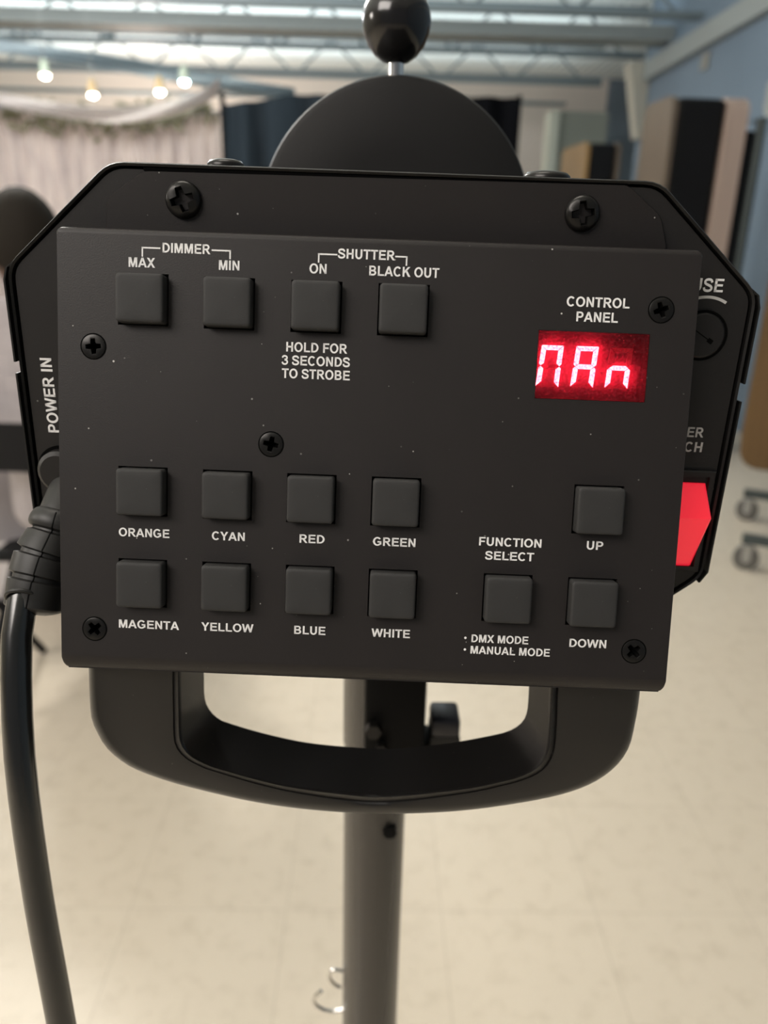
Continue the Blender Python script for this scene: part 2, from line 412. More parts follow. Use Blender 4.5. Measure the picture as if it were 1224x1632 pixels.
# ------------------------------------------------------------------ curtains and stage dressing
def curtain(name, x0, x1, Y, top, bottom, m, label, cat='curtain', fold=.14, amp=.035, toppts=None):
    bm = bmesh.new(); n = int((x1 - x0)/fold*8); rows = 6
    g = []
    for j in range(rows + 1):
        r = []
        for i in range(n + 1):
            x = x0 + (x1 - x0)*i/n
            z = bottom + (top(x) - bottom)*j/rows
            y = Y + amp*math.sin(2*PI*(x - x0)/fold + .6*math.sin(x*5)) + .012*math.sin(x*31 + j)
            r.append(bm.verts.new((x, y, z)))
        g.append(r)
    for a, b in zip(g, g[1:]):
        for i in range(n): bm.faces.new((a[i], a[i + 1], b[i + 1], b[i]))
    bmesh.ops.solidify(bm, geom=bm.faces[:], thickness=.004)
    return tag(obj(name, bm, m, smooth=60), label, cat)
YB = 7.6
xl, xr = -5.6, at(352, 230, YB).x
ztop = at(180, 178, YB).z
M_DRAPE = mottle(mat('sheer_pinkish_white_fabric', (.6, .53, .51), .7, 0, .2), (.62, .55, .54), (.84, .76, .72), 2.6, 6, .0, (4, 1, 1.2))
curtain('backdrop_drape', xl, xr, YB, lambda x: ztop, .02, M_DRAPE, 'sheer pinkish-white backdrop drape under the leafy garland at the far left')
M_LEAF = mat('garland_leaf', (.20, .19, .12), .6)
bm = bmesh.new()
for k in range(330):
    x = random.uniform(xl, xr); z = ztop + .02 + random.gauss(-.07, .07) + .05*math.sin(x*3); y = YB - .08 + random.uniform(-.05, .03)
    c = Vector((x, y, z)); a = Vector((random.uniform(-1, 1), random.uniform(-.4, .4), random.uniform(-1, .4))).normalized(); L = random.uniform(.04, .09)
    sd = a.cross(Vector((0, 1, 0))).normalized()*L*.35
    vs = [bm.verts.new(c - a*L), bm.verts.new(c + sd + Vector((0, -.012, 0))), bm.verts.new(c + a*L), bm.verts.new(c - sd)]
    bm.faces.new(vs)
gar = obj('leaf_garland', bm, M_LEAF); gar['kind'] = 'stuff'
tag(gar, 'olive leaf garland along the top of the pinkish-white backdrop drape', 'garland')
# pipes holding the drapes
def drape_stand(name, uprights, Y, bars, m, label):
    t = tag(empty(name, (uprights[0][0], Y, 0)), label, 'stand')
    ox = uprights[0][0]
    for x, z in uprights:
        b = bmesh.new(); add_tube(b, [(x - ox, 0, .01), (x - ox, 0, z)], .02, 10); obj('upright', b, m, t, 50)
        obj('base_plate', box((x - ox - .2, -.02, 0), (x - ox + .2, .28, .012)), m, t)
    b = bmesh.new(); add_tube(b, [(x - ox, 0, z) for x, z in bars], .018, 8); obj('crossbar', b, m, t, 50)
drape_stand('drape_stand', [(xl, ztop + .05), (xr + .02, ztop + .05)], YB + .075, [(xl, ztop + .02), (xr + .02, ztop + .02)], M_JOIST, 'steel pipe stand carrying the pinkish-white backdrop drape')
# navy curtain, lower middle
YC = 6.6
cx0, cx1 = at(357, 200, YC).x, at(600, 200, YC).x
za, zb2 = at(370, 166, YC).z, at(460, 150, YC).z
def navtop(x):
    t = (x - cx0)/(at(460, 150, YC).x - cx0)
    return za + (zb2 - za)*max(0, min(1, t))**1.5
M_NAVY = mottle(mat('navy_velvet', (.02, .03, .045), .8, 0, .2), (.013, .018, .024), (.036, .052, .068), 2.0, 2, 0, (4, 1, .2))
curtain('navy_curtain', cx0, cx1, YC, navtop, .02, M_NAVY, 'navy curtain with sagging top edge just left of the round black housing', fold=.26, amp=.025)
cb1 = at(826, 220, YC).x
zc = at(790, 155, YC).z
M_BLK = mat('black_velvet', (.006, .006, .008), .9, 0, .1)
curtain('black_curtain', cx1 + .02, cb1, YC, lambda x: zc, .02, M_BLK, 'black curtain just right of the round black housing', fold=.22, amp=.04)
zp = at(357, 143, YC).z
drape_stand('curtain_stand', [(cx0 - .02, zp), (cb1, zc + .03)], YC + .085, [(cx0 - .02, za - .02), (cx1, zb2 - .06), (cb1, zc - .02)], M_CLAMP, 'black pipe stand carrying the navy and black curtains')
# fabric swags under the ceiling
def swag(name, P, width, m, label, tilt=(0, 0, 1), th=.006):
    pts = spline(P, 40); bm = bmesh.new(); rings = []
    for i, p in enumerate(pts):
        rr = []
        for k in range(7):
            f = k/6 - .5
            o = Vector(tilt)*width*f; o = o + Vector((0, -.05*math.sin(k*PI*.9 + i*.15), 0))
            rr.append(p + o)
        rings.append(rr)
    loft(bm, rings, closed=False, cap0=False, cap1=False)
    bmesh.ops.solidify(bm, geom=bm.faces[:], thickness=th)
    return tag(obj(name, bm, m, smooth=60), label, 'swag', 'fabric swags under the ceiling')
M_SWB = mat('blue_lit_white_voile', (.50, .58, .62), .7, 0, .2)  # white fabric, with the blue light on it put into the colour
M_SWW = mat('white_voile', (.90, .85, .83), .7, 0, .2)
swag('fabric_swag', [at(-90, 48, 6.6), at(0, 72, 6.9), at(150, 96, 7.3), at(300, 122, 7.45), at(400, 140, 7.5), at(470, 150, 7.6)], .20, M_SWB, 'blue-lit white fabric swag slanting down under the ceiling to the navy curtain', (0, .35, .6))
swag('fabric_swag', [at(-60, 140, 7.2), at(20, 162, 7.2), at(100, 176, 7.2), at(190, 184, 7.2), at(270, 172, 7.2), at(330, 150, 7.2), at(350, 132, 7.2)], .11, M_SWW, 'white fabric swag drooping in a curve above the leafy garland', (0, .1, 1))

M_LAMPW = mat('lit_lamp_warm', (1, 1, 1), .4, 0, .3, (1, .90, .70), 22)
M_LAMPC = mat('lit_lamp_cool', (1, 1, 1), .4, 0, .3, (.62, .95, 1.0), 22)
M_LAMPH = mat('brass_lamp_shade', (.55, .40, .22), .4, .2)
M_LAMPH2 = mat('pale_green_lamp_shade', (.45, .52, .42), .4)
M_CORD = mat('lamp_cord', (.3, .32, .32), .6)
for (px, py, m, hm, lab) in ((72, 121, M_LAMPW, M_LAMPH2, 'lit hanging bulb lamp furthest left above the white swag'),
                             (148, 152, M_LAMPW, M_LAMPH, 'lit hanging bulb lamp with brass shade, lower left above the white swag'),
                             (255, 147, M_LAMPW, M_LAMPH, 'lit hanging bulb lamp with brass shade, nearest the cool bluish lamp'),
                             (294, 131, M_LAMPC, M_LAMPH2, 'cool bluish hanging bulb lamp nearest the navy curtain')):
    p = at(px, py, 7.0)
    t = tag(empty('pendant_lamp', p), lab, 'lamp', 'hanging lamps above the white swag')
    obj('bulb', lathe([(0, -.022), (.022, -.017), (.034, -.004), (.032, .012), (.02, .024), (0, .026)], 16), m, t, 60)
    obj('lamp_shade', lathe([(.040, .008), (.038, .05), (.028, .10), (.010, .12), (0, .121)], 16), hm, t, 60)
    c = bmesh.new(); add_tube(c, [(0, 0, .12), (0, 0, CEIL - p.z)], .003, 6); obj('cord', c, M_CORD, t)

# ------------------------------------------------------------------ folded rolling tables along the right wall
M_OAK = mottle(mat('orange_oak_laminate', (.30, .16, .05), .45), (.105, .057, .017), (.145, .08, .027), 3, 5, 0, (14, 14, 1))
M_TAN = mottle(mat('tan_oak_laminate', (.3, .17, .06), .45), (.24, .14, .05), (.30, .18, .065), 3, 5, 0, (14, 14, 1))
M_BROWN = mottle(mat('brown_laminate', (.3, .22, .16), .45), (.105, .08, .06), (.14, .108, .08), 3, 5, 0, (14, 14, 1))
M_PINK = mottle(mat('pinkish_laminate', (.45, .34, .28), .45), (.42, .32, .27), (.50, .38, .32), 3, 5, 0, (14, 14, 1))
M_BLKSEAT = mat('black_bench_plastic', (.006, .006, .007), .6, 0, .2)
M_CHROME = mat('caster_metal', (.45, .45, .44), .35, .8)
M_WHEEL = mat('grey_caster_tyre', (.14, .135, .125), .6)
M_FRAME = mat('teal_grey_steel_frame', (.07, .085, .085), .45, .3)
def folded_table(loc, rz, wid, gap, height, mA, mB, label, bw=.03, pw=None, zb=.17, cast=.13, outer=False):
    """two table tops folded upright back to back on a caster frame; local x across the fold, local y along the tops"""
    t = tag(empty('folded_rolling_table', loc, rz), label, 'table', 'folded rolling tables by the right wall')
    h = gap/2
    def top(x0, x1, m):
        bm = bmesh.new(); pts = []
        r = .08
        out = [Vector((0, q.x, q.y + (zb + height)/2)) for q in rrect(wid/2, (height - zb)/2, r, 0, 6)]
        loft(bm, [[Vector((x0, p.y, p.z)) for p in out], [Vector((x1, p.y, p.z)) for p in out]])
        return obj('table_top', bm, m, t)
    top(-h - bw, -h, mA); top(h, h + (pw or bw), mB)
    obj('folded_bench', box((-h + .004, -wid*.46, zb + .05), (h - .004, wid*.46, height - .01), .03), M_BLKSEAT, t)
    if outer:
        obj('folded_bench', box((h + pw + .004, -wid*.44, zb + .04), (h + pw + .075, wid*.44, height - .16), .02), M_BLKSEAT, t)
        fr = bmesh.new(); add_tube(fr, [(h + pw + .10, -wid*.40, .13), (h + pw + .10, -wid*.40, height - .10), (h + pw + .10, wid*.40, height - .10), (h + pw + .10, wid*.40, .13)], .028, 10); obj('upright_frame', fr, M_FRAME, t, 50)
    fr = bmesh.new(); xe_ = h + (pw or 0) + cast
    add_box(fr, (-h - cast, -.03, .112), (xe_, .03, .15)); add_box(fr, (-.02, -.025, .13), (.02, .025, zb + .2))
    for xx in (-h - cast, xe_): add_box(fr, (xx - .02, -wid*.43, .113), (xx + .02, wid*.43, .148))
    obj('base_frame', fr, M_FRAME, t)
    for sx in (-1, 1):
        for sy in (-1, 1):
            b = bmesh.new(); c = Vector((-h - cast if sx < 0 else xe_, sy*wid*.40, .05))
            add_tube(b, [c + Vector((-.016, 0, 0)), c + Vector((.016, 0, 0))], .05, 18)
            w_ = obj('caster', b, M_WHEEL, t, 40)
            f = bmesh.new(); add_box(f, (c.x - .026, c.y - .016, .045), (c.x - .018, c.y + .016, .11)); add_box(f, (c.x + .018, c.y - .016, .045), (c.x + .026, c.y + .016, .11)); add_box(f, (c.x - .026, c.y - .016, .105), (c.x + .026, c.y + .016, .113))
            add_tube(f, [c + Vector((-.03, 0, 0)), c + Vector((.03, 0, 0))], .014, 10)
            obj('caster_fork', f, M_CHROME, w_)
    return t
folded_table((2.00, 3.02, 0), math.radians(65), .90, .20, 1.75, M_OAK, M_OAK, 'folded rolling table with orange oak top, nearest at the right edge', zb=.37, cast=.23)
folded_table((1.745, 4.82, 0), math.radians(3), .42, .28, 2.0, M_BROWN, M_PINK, 'folded rolling table with brown and pinkish tops and wide black gap', pw=.115, outer=True, zb=.17)
folded_table((1.90, 7.5, 0), math.radians(3), .75, .24, 2.04, M_TAN, M_BROWN, 'folded rolling table furthest back, beside the cream corner column', zb=.17)

# white rounded box on the right wall
t = tag(empty('wall_speaker', (ROOM_R, 5.35, 2.13)), 'small white rounded box mounted high on the blue right wall', 'speaker')
obj('case', box((-.14, -.14, -.12), (0, .14, .12), .05), mat('white_case', (.62, .66, .64), .5), t)
obj('grille', box((-.146, -.10, -.085), (-.139, .10, .085)), mat('grey_grille', (.30, .32, .32), .7), t)
tag(obj('wall_plate', box((ROOM_R - .02, 6.85, 2.55), (ROOM_R, 6.99, 2.67), .005), mat('tan_plate', (.24, .24, .22), .6)), 'small dull square plate on the blue right wall under the grey beam', 'plate')

# ------------------------------------------------------------------ white-skirted table behind the seated person
M_CLOTH = mottle(mat('lavender_white_cloth', (.5, .47, .48), .7, 0, .2), (.46, .43, .45), (.60, .57, .58), 3, 4, 0, (8, 1, 1))
tx0, tx1 = -2.7, at(190, 950, 2.41).x
t = tag(empty('skirted_table', ((tx0 + tx1)/2, 2.41, 0)), 'low table in a pale lavender cloth skirt behind the seated person', 'table')
hw = (tx1 - tx0)/2
bm = bmesh.new(); ringT, ringB = [], []
N = 160
for k in range(N):
    s = k/N*4
    side, f = int(s), s % 1
    P4 = [(-hw, 0), (hw, 0), (hw, .72), (-hw, .72), (-hw, 0)]
    a, b = P4[side], P4[side + 1]
    x, y = a[0] + (b[0] - a[0])*f, a[1] + (b[1] - a[1])*f
    wv = .018*math.sin(k*1.9)
    ringT.append(Vector((x, y, .735)))
    ringB.append(Vector((x + (wv if side % 2 else 0), y + (wv if side % 2 == 0 else 0), .012)))
loft(bm, [ringB, ringT], cap0=False, cap1=True)
obj('table_skirt', bm, M_CLOTH, t, 50)
for sx in (-1, 1):
    for y in (.06, .66): obj('table_leg', box((sx*(hw - .06) - .015, y - .015, 0), (sx*(hw - .06) + .015, y + .015, .73)), M_JOIST, t)

# ------------------------------------------------------------------ folding chair with the seated person
HEAD = at(28, 395, 1.82)
hx, hy = HEAD.x, HEAD.y
M_CHAIR = mat('black_chair_steel', (.008, .008, .009), .6, 0, .2)
CY0 = hy - .06                                                   # backrest plane
t = tag(empty('folding_chair', (hx, CY0 + .2, 0)), 'black folding chair carrying the seated person at the far left', 'chair')
def rel(x, y, z): return (x - hx, y - CY0 - .2, z)
bm = bmesh.new()
rings = []
for k in range(9):
    f = k/8 - .5
    rings.append([Vector((f*.44, -.235 - .03*math.cos(f*PI) + dy, z)) for dy, z in ((0, .722), (.012, .722), (.012, .834), (0, .834))])
loft(bm, rings); obj('backrest', bm, M_CHAIR, t, 40)
obj('seat', box((-.2, -.085, .412), (.2, .24, .442), .012), M_CHAIR, t, 40)
for s in (-1, 1):
    b = bmesh.new(); add_tube(b, [(s*.215, -.24, .83), (s*.215, -.18, .43), (s*.215, .16, .012)], .012, 10); obj('leg', b, M_CHAIR, t, 50)
    b = bmesh.new(); add_tube(b, [(s*.205, .10, .415), (s*.205, -.28, .012)], .012, 10); lg = obj('leg', b, M_CHAIR, t, 50)
    b = bmesh.new(); add_tube(b, [(s*.205, -.265, .03), (s*.205, -.285, 0)], .017, 10); obj('foot_cap', b, M_CLAMP, lg, 50)
# body: one skinned surface, seated, facing the stage, head turned a little left
M_SKIN = mat('brown_skin', (.075, .036, .020), .55, 0, .35)
M_HAIR = mat('black_hair', (.012, .009, .006), .8, 0, .2)
M_SHIRT = mottle(mat('grey_lavender_shirt', (.42, .38, .39), .8, 0, .2), (.36, .33, .34), (.46, .42, .43), 6, 3, 0, (1, 1, 4))
M_TROUS = mat('grey_lavender_trousers', (.42, .39, .40), .8, 0, .2)
per = tag(empty('person', (hx, hy + .08, 0)), 'seated person with short black hair in a grey shirt, seen from behind', 'person')
def skinned(name, V, E, m, parent, sub=2, root=0):
    me = bpy.data.meshes.new(name); me.from_pydata([v[:3] for v in V], E, [])
    me.materials.append(m)
    o = bpy.data.objects.new(name, me); COL.objects.link(o); o.parent = parent
    sk = o.modifiers.new('skin', 'SKIN'); sk.use_smooth_shade = True
    for i, v in enumerate(V):
        d = me.skin_vertices[0].data[i]; r = v[3]; d.radius = r if isinstance(r, tuple) else (r, r)
    me.skin_vertices[0].data[root].use_root = True
    sb = o.modifiers.new('sub', 'SUBSURF'); sb.levels = sub; sb.render_levels = sub
    return o
hz = HEAD.z
def figure(grow, hands, legs, neck, torso=True):
    """joints of the seated figure with radii; grow widens them for clothing"""
    V, E = [], []
    g = lambda r: tuple(q + grow for q in r) if isinstance(r, tuple) else r + grow
    def limb(start, pts):
        prev = start
        for p in pts:
            V.append((*p[:3], g(p[3]))); E.append((prev, len(V) - 1)); prev = len(V) - 1
        return prev
    c = .030 if neck else 0                                      # the body is slimmer where clothes cover it
    V.append((0, .02, .575, g((.135 - c, .10 - c))))
    limb(0, [(0, -.01, .80, (.125 - c, .09 - c)), (0, .0, 1.03, (.135 - c, .088 - c))])
    if neck: limb(2, [(0, .02, hz - .17, .055), (0, .03, hz - .09, .050)])
    else:
        limb(2, [(0, .012, hz - .155, .062)])
        limb(0, [(0, .03, .50, (.14, .105))])
    for s in (-1, 1):
        w = limb(2, [(s*.175, .0, 1.055, .036 if neck else .064), (s*.225, .05, .84, .036 if neck else .043), (s*.235, .12, .735, .038)])
        w = limb(w, [(s*.17, .25, .665, .029)])
        if hands:
            w = limb(w, [(s*.13, .32, .650, (.034, .018)), (s*.115, .37, .645, (.034, .015))])
            for ox, ln in ((-.030, .060), (-.010, .072), (.010, .066), (.028, .052)):
                limb(w, [(s*.115 + ox, .395, .643, .0095), (s*.115 + ox*1.1, .395 + ln*.55, .639, .009), (s*.115 + ox*1.1, .395 + ln, .625, .0075)])
            limb(w - 1, [(s*.085, .345, .640, .011), (s*.065, .375, .634, .010), (s*.060, .400, .626, .0085)])
        if legs:
            limb(0, [(s*.10, .18, .565, .060), (s*.12, .36, .56, .050), (s*.125, .395, .50, .048), (s*.125, .37, .28, .046), (s*.125, .30, .09, .034), (s*.125, .33, .05, (.036, .030)), (s*.13, .42, .035, (.036, .022))])
    return V, E
skinned('body', *figure(0, True, True, True), M_SKIN, per, 2, 1)
skinned('shirt', *figure(.011, False, False, False), M_SHIRT, per, 2, 1)
V2 = [(0, .02, .575, (.165, .128))]; E2 = []
for sd_ in (-1, 1):
    prev = 0
    for q in [(sd_*.10, .18, .566, .090), (sd_*.12, .36, .563, .071), (sd_*.125, .40, .50, .066), (sd_*.125, .375, .28, .058), (sd_*.125, .305, .12, .050)]:
        V2.append(q); E2.append((prev, len(V2) - 1)); prev = len(V2) - 1
skinned('trousers', V2, E2, M_TROUS, per, 2, 0)
for sd_ in (-1, 1):
    skinned('shoe', [(sd_*.125, .275, .05, (.040, .046)), (sd_*.127, .36, .042, (.045, .040)), (sd_*.13, .47, .032, (.043, .030))], [(0, 1), (1, 2)], M_CHAIR, per, 2, 0)
def headmesh():
    bm = bmesh.new(); bmesh.ops.create_uvsphere(bm, u_segments=40, v_segments=28, radius=1)
    for v in bm.verts:
        x, y, z = v.co                                           # face towards +y
        sx, sy, sz = .076, .096, .115
        if z < 0: sx *= 1 - .28*(-z)**1.3; 
        X, Yc, Z = x*sx, y*sy, z*sz
        if y > 0 and z < -.2: Yc += .012*(-z)                   # chin
        g = lambda a, b, c, r: math.exp(-(((X - a)/r[0])**2 + ((Yc - b)/r[1])**2 + ((Z - c)/r[2])**2))
        if y > 0:
            Yc += .026*g(0, .09, -.018, (.013, .05, .022))      # nose
            for s in (-1, 1): Yc -= .010*g(s*.032, .085, .008, (.017, .05, .012))
            Yc += .007*g(0, .09, -.058, (.024, .05, .012)); Yc -= .004*g(0, .09, -.060, (.028, .05, .003))
            Yc += .005*g(0, .09, .026, (.05, .05, .010))
        v.co = (X, Yc, Z)
    for s in (-1, 1):                                            # ears
        r = bmesh.ops.create_uvsphere(bm, u_segments=14, v_segments=10, radius=1)
        for v in r['verts']: v.co = Vector((s*(.073 + v.co.x*s*.010), -.004 + v.co.y*.019, -.004 + v.co.z*.032))
    return bm
hd = obj('head', headmesh(), M_SKIN, per, 60); hd.location = (0, -.045, hz); hd.rotation_euler = (0, 0, math.radians(35))
hb = bmesh.new(); bmesh.ops.create_uvsphere(hb, u_segments=40, v_segments=28, radius=1)
bmesh.ops.bisect_plane(hb, geom=hb.verts[:] + hb.edges[:] + hb.faces[:], plane_co=(0, 0, -.10), plane_no=(0, -.46, 1), clear_inner=True)
for v in hb.verts:
    k = 1 + .012*math.sin(v.co.x*40)*math.sin(v.co.z*37)
    v.co = Vector((v.co.x*.084*k, v.co.y*.106*k - .002, v.co.z*.127*k + .002))
bmesh.ops.solidify(hb, geom=hb.faces[:], thickness=.006)
obj('hair', hb, M_HAIR, hd, 60)

# ------------------------------------------------------------------ light stand
st = tag(empty('light_stand', (PX, PY, 0)), 'black tripod light stand holding the followspot, tube below the carry handle', 'stand')
BODY_BOTTOM = 1.118
pole_rad = 97/2/FPX*0.44*1.0
pb = bmesh.new(); add_tube(pb, [(0, 0, .22), (0, 0, BODY_BOTTOM - .03)], pole_rad, 40)
obj('pole', pb, M_POLE, st, 40)
hb = bmesh.new()
hp = Vector((.0085, -pole_rad - .0005, CAM.z - .3085)); add_tube(hb, [hp, hp + Vector((0, .006, 0))], .0038, 14); obj('pole_hole_shade', hb, M_CLAMP, st, 40)  # black disc standing for the dark inside of a hole
zs = at(560, 1187, PY).z
cb = bmesh.new(); r2 = pole_rad*1.03
add_tube(cb, [(0, 0, zs - .006), (0, 0, zs + .004), (0, 0, BODY_BOTTOM - .004)], [r2*.85, r2, r2], 40); obj('collar', cb, M_POLE, st, 40)
cl = bmesh.new()
add_box(cl, (-.0068, -r2 - .008, zs + .014), (.0245, r2*.4, BODY_BOTTOM - .008), .003)
add_box(cl, (-.0050, -r2 - .007, zs - .022), (.020, r2*.3, zs + .012), .003)
for s in (-.001, .006): add_box(cl, (s - .0016, -r2 - .011, zs - .020), (s + .0016, -r2 - .005, zs + .010), .0008)
obj('clamp', cl, M_CLAMP, st, 40)
bo = bmesh.new(); add_tube(bo, [(-.002, -r2 - .008, zs + .030), (-.002, -r2 - .013, zs + .030)], .0042, 6); add_tube(bo, [(.002, -r2 - .008, zs + .019), (.002, -r2 - .0125, zs + .019)], .003, 6); obj('clamp_bolt', bo, M_SCREW, st, 40)
lv = bmesh.new()
add_box(lv, (.016, -.016, zs - .022), (.030, .004, zs + .0125), .003)
rings = []
for z, xa, xb in ((-.024, .027, .0445), (-.008, .0275, .0452), (.010, .0280, .0445), (.0185, .0283, .0435)):
    rings.append([Vector((x, y, zs + z)) for x, y in ((xa, -.018), (xb, -.018), (xb, 0), (xa, 0))])
loft(lv, rings); obj('lever_arm', lv, M_KNOB, st, 40)
tp = bmesh.new(); add_box(tp, (.0284, -.0182, zs + .018), (.0434, .0002, zs + .029), .002); obj('lever_cap', tp, mat('lever_cap_plastic', (.006, .006, .012), .4), st, 40)
ck = at(522, 1585, PY)
cq = bmesh.new()
def lp(x, z): return (ck.x - PX + x, 0, ck.z + z)
add_tube(cq, spline([lp(.010, .020), lp(.003, .021), lp(.001, .015), lp(.004, .009), lp(.008, .006)], 20), .0013, 8)
add_tube(cq, spline([lp(-.004, .003), lp(-.009, -.004), lp(-.006, -.011), lp(.002, -.0145), lp(.012, -.0125)], 24), .0013, 8)
obj('wire_clip', cq, M_STEEL, st, 50)
for k in range(3):
    a = math.radians(90 + 120*k + 60); d = Vector((math.cos(a), math.sin(a), 0))
    b = bmesh.new(); add_tube(b, [d*.03 + Vector((0, 0, .50)), d*.40 + Vector((0, 0, .02))], .011, 12); l_ = obj('leg', b, M_POLE, st, 40)
    b = bmesh.new(); add_tube(b, [d*.39 + Vector((0, 0, .034)), d*.42 + Vector((0, 0, 0))], .015, 12); obj('rubber_foot', b, M_CLAMP, l_, 40)
    b = bmesh.new(); add_tube(b, [d*.02 + Vector((0, 0, .24)), d*.235 + Vector((0, 0, .235))], .006, 8); obj('brace', b, M_POLE, st, 40)
for za_, zb_, r_ in ((.47, .54, .03), (.21, .26, .027)):
    hub = bmesh.new(); add_tube(hub, [(0, 0, za_), (0, 0, zb_)], r_, 20); obj('leg_hub', hub, M_CLAMP, st, 40)

# ------------------------------------------------------------------ followspot
FS = tag(empty('followspot', (PX, PY, BODY_BOTTOM)), 'black followspot lamp with tilted button panel, red digit display and carry handle', 'spotlight')
bpy.context.view_layer.update()
IV = Matrix.Translation((-PX, -PY, -BODY_BOTTOM))
L_P = IV @ M_P; L_L = IV @ M_L                                     # panel and plate frames in the followspot
# --- body shell: eight-sided sheet box behind the plate
def sym(pl, pr):
    (a, b), (c, d) = luv(*pl), luv(*pr); return (c - a)/2, (b + d)/2, (a + c)/2
top = sym((174, 257), (1052, 289)); mid = sym((2, 428), (1211, 478)); low = sym((65, 880), (1130, 914)); bot = sym((150, 925), (1044, 975))
SHX = (top[2] + mid[2] + low[2])/3
LIP = .0015
half = [(top[0], top[1]), (mid[0] - LIP, mid[1] + LIP*.8), (low[0] - LIP, low[1]), (low[0]*.80, low[1] - .016)]
OCT = [(SHX + x, y) for x, y in half] + [(SHX - x, y) for x, y in half[::-1]]     # clockwise from top right
def round_poly(P, r, n=4):
    out = []
    for i, p in enumerate(P):
        p = Vector((p[0], p[1])); a = Vector(P[i - 1]); b = Vector(P[(i + 1) % len(P)])
        da, db = (a - p).normalized(), (b - p).normalized()
        for k in range(n + 1):
            f = k/n
            q0, q1 = p + da*r, p + db*r
            out.append(((1 - f)**2)*q0 + 2*f*(1 - f)*p + f*f*q1)
    return out
def inset(P, d):
    n = len(P); out = []
    for i in range(n):
        a, p, b = P[i - 1], P[i], P[(i + 1) % n]
        e1 = (p - a).normalized(); e2 = (b - p).normalized()
        n1 = Vector((e1.y, -e1.x)); n2 = Vector((e2.y, -e2.x)); m = (n1 + n2).normalized()
        out.append(p + m*d/max(.3, m.dot(n1)))
    return out
RP = round_poly(OCT, .004)
DEPTH = .30
bm = bmesh.new()
o3 = lambda P, w: [Vector((p.x, p.y, w)) for p in P]
PI_ = inset(RP, .0009)
loft(bm, [o3(PI_, -.012), o3(PI_, .0006), o3(inset(RP, .0003), .0010), o3(RP, .0004), o3(RP, -DEPTH)], cap0=False, cap1=True)
shell = obj('body_shell', bm, M_SHELL, FS, 35, L_L)
# rim lips stepping out on both sides above and below a notch
def rim_strip(sgn, y0, y1, corner=False):
    fm, fl_ = Vector((mid[0], mid[1])), Vector((low[0], low[1])); ft = Vector((top[0], top[1]))
    def on(y): return fm.lerp(fl_, (fm.y - y)/(fm.y - fl_.y))
    P = [on(y0), on(y1)]
    if corner: P = [fm.lerp(ft, .16) - Vector((.0004, .0004)), fm.lerp(ft, .03), fm.lerp(fl_, .03)] + P[1:]
    else: P.append(on(y1 - .0035) - Vector((LIP*1.3, 0)))
    bm = bmesh.new(); r = []
    for q in P:
        r.append([Vector((SHX + sgn*(q.x + a), q.y, w)) for a, w in ((-.0005, -.008), (-.0005, .0005), (0, .0005), (0, -.008))])
    loft(bm, r); return bm
yl = [luv(5, 440)[1], luv(16, 576)[1], luv(18, 594)[1], low[1] + .0015]
ob = obj('side_lip', rim_strip(-1, yl[0], yl[1], True), M_SHELL, FS, None, L_L); ob2 = obj('side_lip', rim_strip(-1, yl[2], yl[3]), M_SHELL, FS, None, L_L)
yr = [luv(1211, 490)[1], luv(1187, 612)[1], luv(1181, 640)[1], low[1] + .0015]
obj('side_lip', rim_strip(1, yr[0], yr[1], True), M_SHELL, FS, None, L_L); obj('side_lip', rim_strip(1, yr[2], yr[3]), M_SHELL, FS, None, L_L)
# --- back plate with a dark slit to the shell
bm = bmesh.new()
PP = inset(RP, .0015)
loft(bm, [o3(PP, -.003), o3(PP, -.0003), o3(inset(RP, .0017), 0)], cap0=True, cap1=True)
plate = obj('back_plate', bm, M_PLATE, FS, 35, L_L)
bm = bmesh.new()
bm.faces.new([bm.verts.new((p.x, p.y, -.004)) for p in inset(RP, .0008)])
obj('seam_shade_sheet', bm, M_VOID, FS, None, L_L)  # black sheet standing for the shade inside the open seam
# black strip standing for the shaded gap under the top cover
sa, sb = luv(229, 268), luv(1001, 292)
obj('cover_gap_shade', box((sa[0], (sa[1] + sb[1])/2 - .0009, -.002), (sb[0], (sa[1] + sb[1])/2 + .0008, .0003)), M_VOID, plate)
# flange of the console screwed to the plate
fl = [luv(229, 273), luv(172, 316), luv(170, 400), luv(1062, 400), luv(1052, 345), luv(1001, 296)]
fl = [Vector(p) for p in fl]
bm = bmesh.new(); fl = round_poly(fl, .0015, 3)
loft(bm, [o3(fl, 0.0), o3(fl, .0008), o3([c + (sum(fl, Vector((0, 0)))/len(fl) - c)*.004 for c in fl], .0012)])
obj('console_flange', bm, M_PANEL, FS, 30, L_L)
def phillips(bm, r, w, ang, depth):
    """raised cross-slot walls are cut as a dark cross-shaped pit: tapered pit walls inside the head"""
    a = r*.17; L = r*.62
    pts = []
    for q in range(4):
        t = ang + q*PI/2
        for u, v in ((a*1.25, a*1.25), ):
            pass
    out = []
    for q in range(4):
        t = ang + q*PI/2; c, s = math.cos(t), math.sin(t)
        for x, y in ((a*1.3, -a*1.3), (L, -a), (L, a)):
            out.append((x*c - y*s, x*s + y*c))
    return out
